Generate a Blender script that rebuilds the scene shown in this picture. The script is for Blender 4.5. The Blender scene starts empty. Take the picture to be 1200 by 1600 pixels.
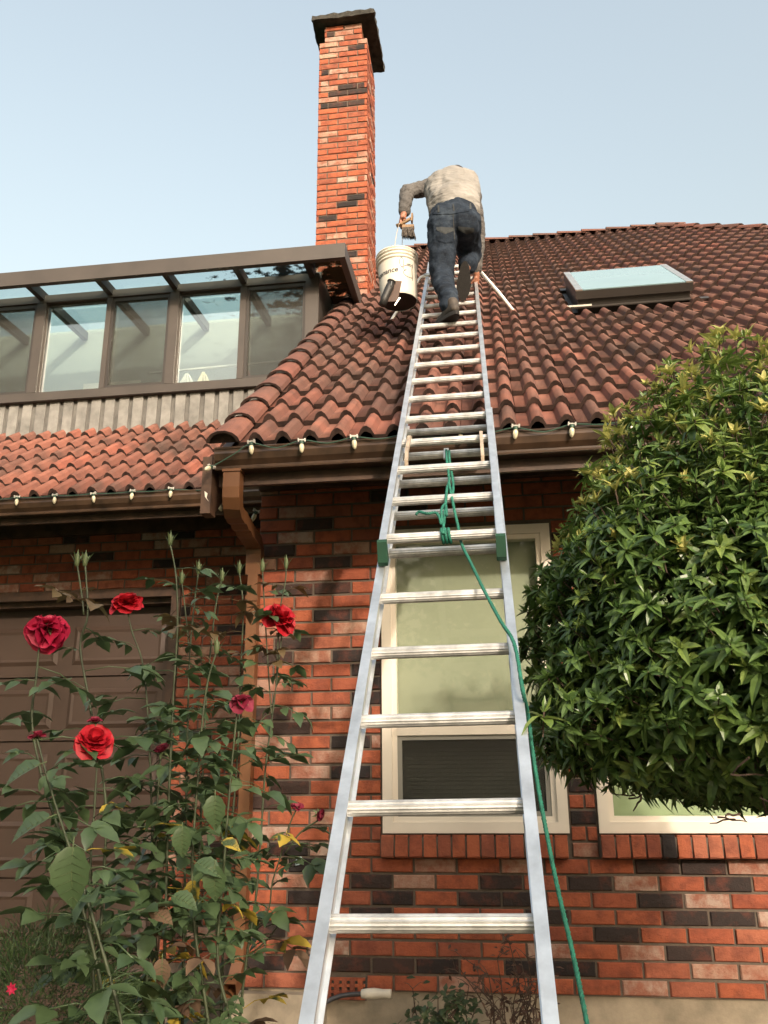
import bpy, bmesh, math, random
from mathutils import Vector, Matrix, Euler, noise

random.seed(7)
R = math.radians
sc = bpy.context.scene
col = sc.collection

# ------------------------------------------------------------------ camera
YAW, PITCH, ROLL = R(7.63), R(17.36), R(-0.445)
cy, sy, cp, sp = math.cos(YAW), math.sin(YAW), math.cos(PITCH), math.sin(PITCH)
fwd = Vector((-sy * cp, cy * cp, sp))
rgt = Vector((cy, sy, 0))
upv = rgt.cross(fwd)
r2 = rgt * math.cos(ROLL) + upv * math.sin(ROLL)
u2 = -rgt * math.sin(ROLL) + upv * math.cos(ROLL)
cam = bpy.data.cameras.new("camera")
cam.sensor_fit = 'VERTICAL'
cam.sensor_height = 24.0
cam.lens = 1340 / 1600 * 24
cam.clip_start = 0.02
cam.clip_end = 2000
camo = bpy.data.objects.new("camera", cam)
m3 = Matrix((r2, u2, -fwd)).transposed()
camo.matrix_world = Matrix.Translation((0, 0, 1.6)) @ m3.to_4x4()
col.objects.link(camo)
sc.camera = camo

# ------------------------------------------------------------------ sky, sun, exposure
SUN_AZ, SUN_EL = 29.0, 23.0          # sun stands behind the camera, to its right
sdir = Vector((math.sin(R(SUN_AZ)) * math.cos(R(SUN_EL)), -math.cos(R(SUN_AZ)) * math.cos(R(SUN_EL)), math.sin(R(SUN_EL))))
w = bpy.data.worlds.new("World")
sc.world = w
w.use_nodes = True
wn, wl = w.node_tree.nodes, w.node_tree.links
bg = wn["Background"]
sky = wn.new("ShaderNodeTexSky")
sky.sky_type = 'NISHITA'
sky.sun_disc = False
sky.sun_elevation = R(SUN_EL)
sky.sun_rotation = math.atan2(sdir.x, sdir.y)
sky.air_density = 2.2
sky.dust_density = 10.0
sky.ozone_density = 1.3
hsv = wn.new("ShaderNodeHueSaturation")      # smoke in the air pales the whole sky
hsv.inputs["Saturation"].default_value = 0.66
hsv.inputs["Value"].default_value = 1.04
wl.new(sky.outputs[0], hsv.inputs["Color"])
wl.new(hsv.outputs[0], bg.inputs[0])
bg.inputs[1].default_value = 0.15
sun = bpy.data.lights.new("sun", 'SUN')
sun.energy = 1.45
sun.angle = R(1.5)
sun.color = (1.0, 0.85, 0.70)
suno = bpy.data.objects.new("sun", sun)
suno.rotation_euler = (-sdir).to_track_quat('-Z', 'Y').to_euler()
suno.location = sdir * 20
col.objects.link(suno)
sc.view_settings.view_transform = 'Standard'
sc.view_settings.look = 'None'
sc.view_settings.exposure = 1.36
sc.view_settings.gamma = 1.0
sc.view_settings.use_curve_mapping = False

# ------------------------------------------------------------------ materials
def new_mat(name):
    m = bpy.data.materials.new(name)
    m.use_nodes = True
    nt = m.node_tree
    return m, nt.nodes, nt.links, nt.nodes["Principled BSDF"]

def coords(n, l, per_object=True):
    """object coordinates shifted by the object's random number so shared meshes do not repeat"""
    tc = n.new("ShaderNodeTexCoord")
    if not per_object:
        return tc.outputs["Object"]
    oi = n.new("ShaderNodeObjectInfo")
    mul = n.new("ShaderNodeMath"); mul.operation = 'MULTIPLY'; mul.inputs[1].default_value = 37.0
    l.new(oi.outputs["Random"], mul.inputs[0])
    add = n.new("ShaderNodeVectorMath"); add.operation = 'ADD'
    l.new(tc.outputs["Object"], add.inputs[0]); l.new(mul.outputs[0], add.inputs[1])
    return add.outputs[0]

def noise_node(n, l, vec, scale, detail=4, rough=0.6):
    t = n.new("ShaderNodeTexNoise")
    t.inputs["Scale"].default_value = scale
    t.inputs["Detail"].default_value = detail
    t.inputs["Roughness"].default_value = rough
    if vec is not None:
        l.new(vec, t.inputs["Vector"])
    return t.outputs[0]

def ramp(n, l, fac, stops):
    r = n.new("ShaderNodeValToRGB")
    els = r.color_ramp.elements
    while len(els) < len(stops):
        els.new(0.5)
    for e, (p, c) in zip(els, stops):
        e.position = p
        e.color = (c[0], c[1], c[2], 1)
    l.new(fac, r.inputs[0])
    return r.outputs[0]

def mixc(n, l, fac, a, b, mode='MIX'):
    m = n.new("ShaderNodeMix"); m.data_type = 'RGBA'; m.blend_type = mode
    for i, v in ((0, fac), (6, a), (7, b)):
        if hasattr(v, "links"):
            l.new(v, m.inputs[i])
        elif i == 0:
            m.inputs[0].default_value = v
        else:
            m.inputs[i].default_value = (v[0], v[1], v[2], 1)
    return m.outputs[2]

def bump(n, l, b, height, strength=0.3, dist=0.01):
    bn = n.new("ShaderNodeBump")
    bn.inputs["Strength"].default_value = strength
    bn.inputs["Distance"].default_value = dist
    l.new(height, bn.inputs["Height"])
    l.new(bn.outputs[0], b.inputs["Normal"])

def basic(name, c, rough=0.6, metal=0.0, var=0.12, scale=6.0, bumps=0.15, spec=0.5, per_object=True):
    m, n, l, b = new_mat(name)
    v = coords(n, l, per_object)
    f = noise_node(n, l, v, scale, 5)
    dark = tuple(x * (1 - var * 2) for x in c)
    lite = tuple(min(1, x * (1 + var)) for x in c)
    l.new(ramp(n, l, f, [(0.3, dark), (0.7, lite)]), b.inputs["Base Color"])
    b.inputs["Roughness"].default_value = rough
    b.inputs["Metallic"].default_value = metal
    b.inputs["Specular IOR Level"].default_value = spec
    if bumps:
        bump(n, l, b, noise_node(n, l, v, scale * 6, 4), bumps, 0.004)
    return m

def brick_mat(name, kind, island=False):
    m, n, l, b = new_mat(name)
    tc = n.new("ShaderNodeTexCoord")
    if island:
        g = n.new("ShaderNodeNewGeometry"); rnd = g.outputs["Random Per Island"]
    else:
        oi = n.new("ShaderNodeObjectInfo"); rnd = oi.outputs["Random"]
    mul = n.new("ShaderNodeMath"); mul.operation = 'MULTIPLY'; mul.inputs[1].default_value = 53.0
    l.new(rnd, mul.inputs[0])
    add = n.new("ShaderNodeVectorMath"); add.operation = 'ADD'
    geo = n.new("ShaderNodeNewGeometry")
    l.new(geo.outputs["Position"], add.inputs[0]); l.new(mul.outputs[0], add.inputs[1])
    v = add.outputs[0]
    f1 = noise_node(n, l, v, 12, 6, 0.65)
    f2 = noise_node(n, l, v, 40, 6, 0.75)
    if kind == 'red':
        base = ramp(n, l, rnd, [(0.0, (0.305, 0.085, 0.042)), (0.35, (0.34, 0.096, 0.046)), (0.6, (0.27, 0.074, 0.040)), (0.8, (0.315, 0.108, 0.062)), (1.0, (0.215, 0.062, 0.036))])
        colr = mixc(n, l, ramp(n, l, f1, [(0.43, (0, 0, 0)), (0.70, (0.8, 0.8, 0.8))]), base, (0.125, 0.038, 0.026))
        colr = mixc(n, l, ramp(n, l, f2, [(0.62, (0, 0, 0)), (0.78, (0.4, 0.4, 0.4))]), colr, (0.34, 0.16, 0.10))
    elif kind == 'dark':
        base = ramp(n, l, rnd, [(0.0, (0.022, 0.018, 0.018)), (0.5, (0.034, 0.025, 0.023)), (1.0, (0.050, 0.030, 0.025))])
        colr = mixc(n, l, ramp(n, l, f1, [(0.5, (0, 0, 0)), (0.72, (0.8, 0.8, 0.8))]), base, (0.13, 0.042, 0.028))
    else:
        base = ramp(n, l, rnd, [(0.0, (0.36, 0.23, 0.17)), (0.5, (0.31, 0.185, 0.14)), (1.0, (0.36, 0.27, 0.22))])
        colr = mixc(n, l, ramp(n, l, f1, [(0.42, (0, 0, 0)), (0.62, (0.9, 0.9, 0.9))]), base, (0.24, 0.085, 0.052))
        colr = mixc(n, l, ramp(n, l, f2, [(0.5, (0, 0, 0)), (0.7, (0.5, 0.5, 0.5))]), colr, (0.24, 0.11, 0.075))
    l.new(colr, b.inputs["Base Color"])
    b.inputs["Roughness"].default_value = 0.85
    b.inputs["Specular IOR Level"].default_value = 0.25
    bump(n, l, b, f2, 0.85, 0.008)
    return m

def tile_mat(name, redness, island=False):
    m, n, l, b = new_mat(name)
    if island:
        g = n.new("ShaderNodeNewGeometry"); rnd = g.outputs["Random Per Island"]
    else:
        oi = n.new("ShaderNodeObjectInfo"); rnd = oi.outputs["Random"]
    geo = n.new("ShaderNodeNewGeometry")
    v = geo.outputs["Position"]
    base = ramp(n, l, rnd, [(0.0, (0.108, 0.048, 0.037)), (0.3, (0.130, 0.062, 0.046)), (0.55, (0.116, 0.061, 0.048)), (0.8, (0.145, 0.055, 0.039)), (1.0, (0.095, 0.048, 0.039))])
    red = ramp(n, l, rnd, [(0.0, (0.225, 0.090, 0.064)), (0.4, (0.26, 0.104, 0.073)), (0.7, (0.185, 0.082, 0.062)), (1.0, (0.28, 0.096, 0.065))])
    base = mixc(n, l, redness, base, red)
    f0 = noise_node(n, l, v, 1.3, 3)
    f1 = noise_node(n, l, v, 6, 6)
    f2 = noise_node(n, l, v, 45, 5, 0.7)
    colr = mixc(n, l, ramp(n, l, f1, [(0.45, (0, 0, 0)), (0.72, (0.7, 0.7, 0.7))]), base, (0.072, 0.036, 0.030))
    # soot and lichen stains that run over several tiles
    colr = mixc(n, l, ramp(n, l, f0, [(0.46, (0, 0, 0)), (0.66, (0.7, 0.7, 0.7))]), colr, (0.052, 0.040, 0.034))
    colr = mixc(n, l, ramp(n, l, f2, [(0.6, (0, 0, 0)), (0.75, (0.35, 0.35, 0.35))]), colr, (0.17, 0.105, 0.08))
    l.new(colr, b.inputs["Base Color"])
    b.inputs["Roughness"].default_value = 0.8
    b.inputs["Specular IOR Level"].default_value = 0.3
    bump(n, l, b, f2, 0.5, 0.006)
    return m

def glass_mat(name, tint=(0.9, 0.95, 0.93), refl=0.12, dirt=None, rough=0.02):
    m, n, l, b = new_mat(name)
    n.remove(b)
    out = n["Material Output"]
    tr = n.new("ShaderNodeBsdfTransparent"); tr.inputs[0].default_value = (*tint, 1)
    gl = n.new("ShaderNodeBsdfGlossy"); gl.inputs["Roughness"].default_value = rough
    gl.inputs[0].default_value = (0.95, 0.97, 1, 1)
    lw = n.new("ShaderNodeLayerWeight"); lw.inputs[0].default_value = 0.5
    pw = n.new("ShaderNodeMath"); pw.operation = 'POWER'; pw.inputs[1].default_value = 4.0
    l.new(lw.outputs["Facing"], pw.inputs[0])
    ad = n.new("ShaderNodeMath"); ad.operation = 'MULTIPLY_ADD'; ad.inputs[1].default_value = 0.7; ad.inputs[2].default_value = refl
    ad.use_clamp = True
    l.new(pw.outputs[0], ad.inputs[0])
    mx = n.new("ShaderNodeMixShader")
    l.new(ad.outputs[0], mx.inputs[0]); l.new(tr.outputs[0], mx.inputs[1]); l.new(gl.outputs[0], mx.inputs[2])
    last = mx.outputs[0]
    if dirt:
        df = n.new("ShaderNodeBsdfDiffuse"); df.inputs[0].default_value = (0.05, 0.05, 0.03, 1)
        geo = n.new("ShaderNodeNewGeometry")
        f = noise_node(n, l, geo.outputs["Position"], dirt[0], 7, 0.7)
        # moss gathers toward the chimney end of the roof
        sx = n.new("ShaderNodeSeparateXYZ"); l.new(geo.outputs["Position"], sx.inputs[0])
        mr = n.new("ShaderNodeMapRange")
        mr.inputs[1].default_value = -3.2; mr.inputs[2].default_value = -1.3
        mr.inputs[3].default_value = -0.14; mr.inputs[4].default_value = dirt[1]
        l.new(sx.outputs[0], mr.inputs[0])
        sm = n.new("ShaderNodeMath"); sm.operation = 'ADD'
        l.new(f, sm.inputs[0]); l.new(mr.outputs[0], sm.inputs[1])
        fac = ramp(n, l, sm.outputs[0], [(0.55, (0, 0, 0)), (0.62, (0.9, 0.9, 0.9))])
        m2 = n.new("ShaderNodeMixShader")
        l.new(fac, m2.inputs[0]); l.new(last, m2.inputs[1]); l.new(df.outputs[0], m2.inputs[2])
        last = m2.outputs[0]
    l.new(last, out.inputs[0])
    return m

def screen_mat(name, c, opacity):
    m, n, l, b = new_mat(name)
    n.remove(b)
    out = n["Material Output"]
    tr = n.new("ShaderNodeBsdfTransparent")
    df = n.new("ShaderNodeBsdfDiffuse"); df.inputs[0].default_value = (*c, 1)
    geo = n.new("ShaderNodeNewGeometry")
    f = noise_node(n, l, geo.outputs["Position"], 3, 4)
    fac = ramp(n, l, f, [(0.3, (opacity * 0.9,) * 3), (0.7, (min(1, opacity * 1.1),) * 3)])
    mx = n.new("ShaderNodeMixShader")
    l.new(fac, mx.inputs[0]); l.new(tr.outputs[0], mx.inputs[1]); l.new(df.outputs[0], mx.inputs[2])
    l.new(mx.outputs[0], out.inputs[0])
    return m

def leaf_mat(name, c1, c2, rough=0.42, trans=0.25, spots=None):
    m, n, l, b = new_mat(name)
    geo = n.new("ShaderNodeNewGeometry")
    rnd = geo.outputs["Random Per Island"]
    f = noise_node(n, l, geo.outputs["Position"], 30, 3)
    base = ramp(n, l, rnd, [(0.0, c1), (1.0, c2)])
    colr = mixc(n, l, ramp(n, l, f, [(0.4, (0, 0, 0)), (0.7, (0.4, 0.4, 0.4))]), base, tuple(x * 0.6 for x in c1))
    if spots:
        f2 = noise_node(n, l, geo.outputs["Position"], 18, 2)
        colr = mixc(n, l, ramp(n, l, f2, [(0.5, (0, 0, 0)), (0.56, (1, 1, 1))]), colr, spots)
    l.new(colr, b.inputs["Base Color"])
    b.inputs["Roughness"].default_value = rough
    b.inputs["Specular IOR Level"].default_value = 0.45
    tl = n.new("ShaderNodeBsdfTranslucent")
    l.new(colr, tl.inputs[0])
    mx = n.new("ShaderNodeMixShader"); mx.inputs[0].default_value = trans
    l.new(b.outputs[0], mx.inputs[1]); l.new(tl.outputs[0], mx.inputs[2])
    l.new(mx.outputs[0], n["Material Output"].inputs[0])
    return m

M = {}
for k in ('red', 'dark', 'pale'):
    M['brick_' + k] = brick_mat('brick_' + k, k)
    M['brickj_' + k] = brick_mat('brick_joined_' + k, k, True)
M['mortar'] = basic('mortar', (0.115, 0.090, 0.070), 0.95, scale=25, bumps=0.5)
M['concrete'] = basic('concrete', (0.27, 0.225, 0.165), 0.9, scale=9, var=0.16, bumps=0.4)
M['tile_brown'] = tile_mat('tile_brown', 0.12)
M['tile_red'] = tile_mat('tile_red', 0.95)
M['tile_mid'] = tile_mat('tile_mid', 0.5)
M['tilej_brown'] = tile_mat('tile_joined_brown', 0.12, True)
M['tile_edge'] = basic('tile_edge', (0.050, 0.027, 0.021), 0.95, scale=20, var=0.3, bumps=0.4)
M['deck'] = basic('roof_deck', (0.05, 0.03, 0.025), 0.95)
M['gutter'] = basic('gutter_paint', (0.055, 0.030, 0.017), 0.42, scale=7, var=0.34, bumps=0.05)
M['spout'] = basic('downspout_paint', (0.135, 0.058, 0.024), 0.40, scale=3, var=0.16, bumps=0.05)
M['fascia'] = basic('fascia_paint', (0.072, 0.038, 0.023), 0.6, scale=9, var=0.34)
M['white_trim'] = basic('white_vinyl', (0.74, 0.67, 0.58), 0.4, scale=3, var=0.04, bumps=0.03)
M['grey_trim'] = basic('grey_sash', (0.26, 0.25, 0.22), 0.5, scale=3, var=0.05)
M['bronze'] = basic('bronze_aluminium', (0.062, 0.051, 0.044), 0.42, scale=3, var=0.10, bumps=0.04)
M['bronze_dark'] = basic('bronze_dark', (0.034, 0.029, 0.026), 0.5, scale=3)
M['board'] = basic('grey_board', (0.205, 0.20, 0.188), 0.85, scale=7, var=0.2, bumps=0.3)
M['board_gap'] = basic('grey_batten', (0.125, 0.12, 0.112), 0.85, scale=7, var=0.2)
M['door'] = basic('garage_door_paint', (0.060, 0.036, 0.026), 0.6, scale=3, var=0.06, bumps=0.05)
M['alu'] = basic('aluminium_rail', (0.68, 0.71, 0.73), 0.40, metal=0.85, scale=12, var=0.13, bumps=0.05)
M['rung'] = basic('aluminium_rung', (0.56, 0.56, 0.55), 0.48, metal=0.6, scale=16, var=0.22, bumps=0.12)
M['plastic_green'] = basic('green_plastic', (0.006, 0.050, 0.025), 0.8, scale=9)
M['rope'] = basic('green_rope', (0.012, 0.145, 0.098), 0.7, scale=60, var=0.2, bumps=0.3)
M['hook'] = basic('hook_casting', (0.50, 0.40, 0.30), 0.5, metal=0.4, scale=20, var=0.2)
M['black'] = basic('black_rubber', (0.018, 0.017, 0.017), 0.55, scale=9)
M['steel'] = basic('steel', (0.62, 0.60, 0.55), 0.32, metal=0.85, scale=9)
M['ground'] = basic('soil', (0.09, 0.065, 0.045), 0.95, scale=3, var=0.3, bumps=0.6, per_object=False)
M['lawn'] = basic('lawn', (0.06, 0.09, 0.03), 0.95, scale=2, var=0.3, per_object=False)
M['cap'] = basic('chimney_cap', (0.040, 0.037, 0.031), 0.95, scale=14, var=0.35, bumps=0.7)
M['glass'] = glass_mat('window_glass', (0.93, 0.96, 0.93), 0.015)
M['glass_sun'] = glass_mat('sunroom_glass', (0.88, 0.93, 0.91), 0.16)
M['glass_roof'] = glass_mat('roof_glass', (0.82, 0.89, 0.88), 0.03, dirt=(6.5, 0.15))
M['screen'] = screen_mat('insect_screen', (0.06, 0.058, 0.052), 0.42)
M['blind'] = basic('roller_blind', (0.30, 0.30, 0.235), 0.9, scale=2, var=0.03, bumps=0)
M['blind_green'] = basic('roller_blind_green', (0.30, 0.345, 0.22), 0.9, scale=2, var=0.03, bumps=0)
M['slat'] = basic('slat_blind', (0.25, 0.23, 0.19), 0.8, scale=2, var=0.05, bumps=0)
M['room'] = basic('room_paint', (0.34, 0.35, 0.325), 0.9, scale=1, var=0.03, bumps=0)
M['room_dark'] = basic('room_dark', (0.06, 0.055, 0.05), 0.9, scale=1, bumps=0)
M['sky_glass'] = basic('skylight_glazing', (0.20, 0.30, 0.32), 0.12, scale=2, var=0.03, bumps=0)
M['bulb'] = basic('bulb_glass', (0.55, 0.50, 0.36), 0.15, scale=12, var=0.1, bumps=0)
M['socket'] = basic('bulb_socket', (0.03, 0.07, 0.045), 0.5, scale=9)
M['clip'] = basic('bulb_clip', (0.42, 0.40, 0.36), 0.4, scale=9)
M['cloth_shirt'] = basic('shirt_cloth', (0.245, 0.235, 0.222), 0.95, scale=5, var=0.12, bumps=0.3, spec=0.1)
M['sleeve'] = basic('sleeve_cloth', (0.105, 0.10, 0.098), 0.95, scale=5, var=0.15, bumps=0.3, spec=0.1)
M['skin'] = basic('skin', (0.30, 0.125, 0.075), 0.55, scale=14, var=0.1)
M['hair'] = basic('hair', (0.02, 0.016, 0.014), 0.6, scale=30)
M['shoe'] = basic('shoe_leather', (0.055, 0.043, 0.034), 0.7, scale=12, var=0.2)
M['sole'] = basic('shoe_sole', (0.012, 0.010, 0.009), 0.8, scale=30, bumps=0.5)
M['bucket'] = basic('bucket_plastic', (0.62, 0.58, 0.50), 0.35, scale=5, var=0.06, bumps=0.05)
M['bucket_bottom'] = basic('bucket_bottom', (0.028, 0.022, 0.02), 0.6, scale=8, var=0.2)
M['print'] = basic('bucket_print', (0.05, 0.05, 0.055), 0.6, bumps=0)
M['wood'] = basic('brush_wood', (0.26, 0.16, 0.085), 0.6, scale=20, var=0.15)
M['bristle'] = basic('bristle', (0.12, 0.10, 0.085), 0.9, scale=90, var=0.4, bumps=0.6)
M['scraper'] = basic('scraper', (0.085, 0.05, 0.038), 0.6, scale=8)
M['bark'] = basic('bark', (0.10, 0.07, 0.045), 0.9, scale=25, var=0.3, bumps=0.5)
M['twig'] = basic('twig', (0.075, 0.048, 0.036), 0.9, scale=40, var=0.3)
M['cane'] = basic('rose_cane', (0.040, 0.052, 0.022), 0.6, scale=25, var=0.25)
M['rose'] = leaf_mat('rose_petal', (0.36, 0.004, 0.012), (0.46, 0.007, 0.02), 0.6, 0.2)
M['rose_pink'] = leaf_mat('rose_petal_faded', (0.34, 0.006, 0.04), (0.44, 0.012, 0.06), 0.6, 0.2)
M['rose_dark'] = leaf_mat('rose_petal_wilted', (0.13, 0.008, 0.025), (0.24, 0.012, 0.04), 0.7, 0.1)
M['sepal'] = leaf_mat('sepal', (0.075, 0.11, 0.045), (0.13, 0.16, 0.07), 0.6, 0.2)
M['rose_leaf'] = leaf_mat('rose_leaf', (0.030, 0.060, 0.025), (0.080, 0.122, 0.052), 0.38, 0.18)
M['rose_leaf_red'] = leaf_mat('rose_leaf_young', (0.10, 0.055, 0.03), (0.13, 0.09, 0.035), 0.5, 0.25)
M['rose_leaf_yellow'] = leaf_mat('rose_leaf_yellow', (0.35, 0.26, 0.03), (0.48, 0.34, 0.05), 0.55, 0.25, spots=(0.05, 0.075, 0.03))
M['dry_leaf'] = leaf_mat('dry_leaf', (0.085, 0.048, 0.03), (0.16, 0.10, 0.06), 0.8, 0.15)
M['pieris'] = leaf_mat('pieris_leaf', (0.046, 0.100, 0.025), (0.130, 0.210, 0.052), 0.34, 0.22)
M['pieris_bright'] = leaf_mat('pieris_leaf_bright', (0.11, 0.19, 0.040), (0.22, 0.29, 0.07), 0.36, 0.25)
M['pieris_young'] = leaf_mat('pieris_leaf_young', (0.30, 0.33, 0.085), (0.52, 0.47, 0.15), 0.4, 0.3)
M['needle'] = leaf_mat('needle_leaf', (0.022, 0.050, 0.015), (0.060, 0.10, 0.030), 0.6, 0.2)
M['ivy'] = leaf_mat('small_leaf', (0.025, 0.05, 0.022), (0.06, 0.085, 0.035), 0.5, 0.2)
M['dead'] = leaf_mat('brown_leaf', (0.05, 0.028, 0.02), (0.10, 0.05, 0.03), 0.8, 0.1)
M['tree_leaf'] = leaf_mat('tree_leaf', (0.04, 0.075, 0.022), (0.08, 0.12, 0.04), 0.5, 0.2)
M['cord'] = basic('cord', (0.04, 0.04, 0.045), 0.5)
M['plug'] = basic('plug', (0.62, 0.58, 0.50), 0.5)
M['blue_clip'] = basic('blue_clip', (0.35, 0.45, 0.48), 0.5)
M['garment_cream'] = basic('garment_cream', (0.72, 0.63, 0.45), 0.9)
M['garment_white'] = basic('garment_white', (0.72, 0.70, 0.66), 0.9)
M['garment_pink'] = basic('garment_pink', (0.5, 0.22, 0.25), 0.9)

def denim_mat():
    m, n, l, b = new_mat('denim')
    geo = n.new("ShaderNodeNewGeometry")
    tc = n.new("ShaderNodeTexCoord")
    v = tc.outputs["Object"]
    f1 = noise_node(n, l, v, 9, 4)
    f2 = noise_node(n, l, v, 90, 4, 0.7)
    c = ramp(n, l, f1, [(0.3, (0.011, 0.014, 0.020)), (0.55, (0.020, 0.028, 0.042)), (0.75, (0.046, 0.060, 0.080))])
    c = mixc(n, l, ramp(n, l, f2, [(0.5, (0, 0, 0)), (0.8, (0.4, 0.4, 0.4))]), c, (0.075, 0.085, 0.095))
    l.new(c, b.inputs["Base Color"])
    b.inputs["Roughness"].default_value = 0.95
    b.inputs["Specular IOR Level"].default_value = 0.1
    mp = n.new("ShaderNodeMapping"); mp.inputs["Scale"].default_value = (6, 6, 14); mp.inputs["Rotation"].default_value = (0.3, 0.4, 0)
    l.new(v, mp.inputs[0])
    fold = noise_node(n, l, mp.outputs[0], 1.0, 3, 0.5)
    bump(n, l, b, fold, 0.45, 0.04)
    return m
M['denim'] = denim_mat()
for key in ('cloth_shirt', 'sleeve'):
    n_, l_ = M[key].node_tree.nodes, M[key].node_tree.links
    tc_ = n_.new("ShaderNodeTexCoord"); mp_ = n_.new("ShaderNodeMapping")
    mp_.inputs["Scale"].default_value = (5, 9, 18); mp_.inputs["Rotation"].default_value = (0.2, 0.6, 0)
    l_.new(tc_.outputs["Object"], mp_.inputs[0])
    bump(n_, l_, n_["Principled BSDF"], noise_node(n_, l_, mp_.outputs[0], 1.0, 3, 0.5), 0.8, 0.04)
M['denim_edge'] = basic('denim_edge', (0.036, 0.040, 0.043), 0.95, scale=20)

# ------------------------------------------------------------------ mesh helpers
class MB:
    def __init__(s):
        s.v = []; s.f = []; s.mi = []
    def quad(s, a, b, c, d, mi=0):
        i = len(s.v); s.v += [tuple(a), tuple(b), tuple(c), tuple(d)]; s.f.append((i, i + 1, i + 2, i + 3)); s.mi.append(mi)
    def box(s, x0, x1, y0, y1, z0, z1, mi=0):
        i = len(s.v)
        s.v += [(x0, y0, z0), (x1, y0, z0), (x1, y1, z0), (x0, y1, z0), (x0, y0, z1), (x1, y0, z1), (x1, y1, z1), (x0, y1, z1)]
        for q in ((0, 3, 2, 1), (4, 5, 6, 7), (0, 1, 5, 4), (1, 2, 6, 5), (2, 3, 7, 6), (3, 0, 4, 7)):
            s.f.append(tuple(i + k for k in q)); s.mi.append(mi)
    def obox(s, o, ax, ay, az, mi=0):
        """box from corner o spanned by three edge vectors"""
        o, ax, ay, az = Vector(o), Vector(ax), Vector(ay), Vector(az)
        i = len(s.v)
        for k in range(8):
            s.v.append(tuple(o + ax * (k in (1, 2, 5, 6)) + ay * (k in (2, 3, 6, 7)) + az * (k > 3)))
        for q in ((0, 3, 2, 1), (4, 5, 6, 7), (0, 1, 5, 4), (1, 2, 6, 5), (2, 3, 7, 6), (3, 0, 4, 7)):
            s.f.append(tuple(i + k for k in q)); s.mi.append(mi)
    def extrude(s, prof, a, b, u, w, mi=0, caps=True):
        """closed profile of (p,q) pairs in the (u,w) axes, swept from a to b"""
        a, b, u, w = Vector(a), Vector(b), Vector(u), Vector(w)
        i = len(s.v); n = len(prof)
        for o in (a, b):
            for p, q in prof:
                s.v.append(tuple(o + u * p + w * q))
        for k in range(n):
            k2 = (k + 1) % n
            s.f.append((i + k, i + k2, i + n + k2, i + n + k)); s.mi.append(mi)
        if caps:
            s.f.append(tuple(i + k for k in reversed(range(n)))); s.mi.append(mi)
            s.f.append(tuple(i + n + k for k in range(n))); s.mi.append(mi)
    def tube(s, pts, r, n=8, mi=0, caps=True):
        pts = [Vector(p) for p in pts]
        rr = r if isinstance(r, (list, tuple)) else [r] * len(pts)
        i0 = len(s.v)
        t0 = (pts[1] - pts[0]).normalized()
        u = t0.orthogonal().normalized()
        for k, p in enumerate(pts):
            t = (pts[min(k + 1, len(pts) - 1)] - pts[max(k - 1, 0)]).normalized()
            u = (u - t * u.dot(t)).normalized()
            w_ = t.cross(u)
            for j in range(n):
                a = 2 * math.pi * j / n
                s.v.append(tuple(p + (u * math.cos(a) + w_ * math.sin(a)) * rr[k]))
        for k in range(len(pts) - 1):
            for j in range(n):
                j2 = (j + 1) % n
                s.f.append((i0 + k * n + j, i0 + k * n + j2, i0 + (k + 1) * n + j2, i0 + (k + 1) * n + j)); s.mi.append(mi)
        if caps:
            s.f.append(tuple(i0 + j for j in reversed(range(n)))); s.mi.append(mi)
            e = i0 + (len(pts) - 1) * n
            s.f.append(tuple(e + j for j in range(n))); s.mi.append(mi)
    def lathe(s, prof, n=16, mi=0, mat=None):
        i0 = len(s.v)
        for r, z in prof:
            for j in range(n):
                a = 2 * math.pi * j / n
                p = Vector((r * math.cos(a), r * math.sin(a), z))
                s.v.append(tuple(mat @ p if mat else p))
        for k in range(len(prof) - 1):
            for j in range(n):
                j2 = (j + 1) % n
                s.f.append((i0 + k * n + j, i0 + k * n + j2, i0 + (k + 1) * n + j2, i0 + (k + 1) * n + j)); s.mi.append(mi)
    def add(s, other, mat, mi=None):
        i = len(s.v)
        s.v += [tuple(mat @ Vector(v)) for v in other.v]
        for f, q in zip(other.f, other.mi):
            s.f.append(tuple(i + k for k in f)); s.mi.append(q if mi is None else mi)
    def mesh(s, name, mats, smooth=False):
        me = bpy.data.meshes.new(name)
        me.from_pydata(s.v, [], s.f)
        for m in (mats if isinstance(mats, (list, tuple)) else [mats]):
            me.materials.append(m)
        me.polygons.foreach_set("material_index", s.mi)
        if smooth:
            me.polygons.foreach_set("use_smooth", [True] * len(me.polygons))
        me.update()
        return me
    def build(s, name, mats, parent=None, smooth=False):
        return obj(name, s.mesh(name, mats, smooth), parent)

def obj(name, me, parent=None, loc=None, rot=None):
    o = bpy.data.objects.new(name, me)
    if parent is not None:
        o.parent = parent
        base = parent
        t = Vector((0, 0, 0))
        while base is not None:
            t += base.location; base = base.parent
        if loc is None:
            o.location = -t if parent.parent is None else (-t)
    if loc is not None:
        o.location = loc
    if rot is not None:
        o.rotation_euler = rot
    col.objects.link(o)
    return o

def child(o, name, me, loc, rot=None, scale=None):
    """child placed at a world location (parents carry translations only)"""
    c = bpy.data.objects.new(name, me)
    c.parent = o
    t = Vector((0, 0, 0)); b = o
    while b is not None:
        t += b.location; b = b.parent
    c.location = Vector(loc) - t
    if rot is not None:
        c.rotation_euler = rot
    if scale is not None:
        c.scale = scale
    col.objects.link(c)
    return c

def tag(o, label=None, cat=None, group=None, kind=None):
    if label: o["label"] = label
    if cat: o["category"] = cat
    if group: o["group"] = group
    if kind: o["kind"] = kind
    return o

def empty(name, loc, label, cat, group=None):
    o = bpy.data.objects.new(name, None)
    o.location = loc
    o.empty_display_size = 0.2
    col.objects.link(o)
    return tag(o, label, cat, group)

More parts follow.
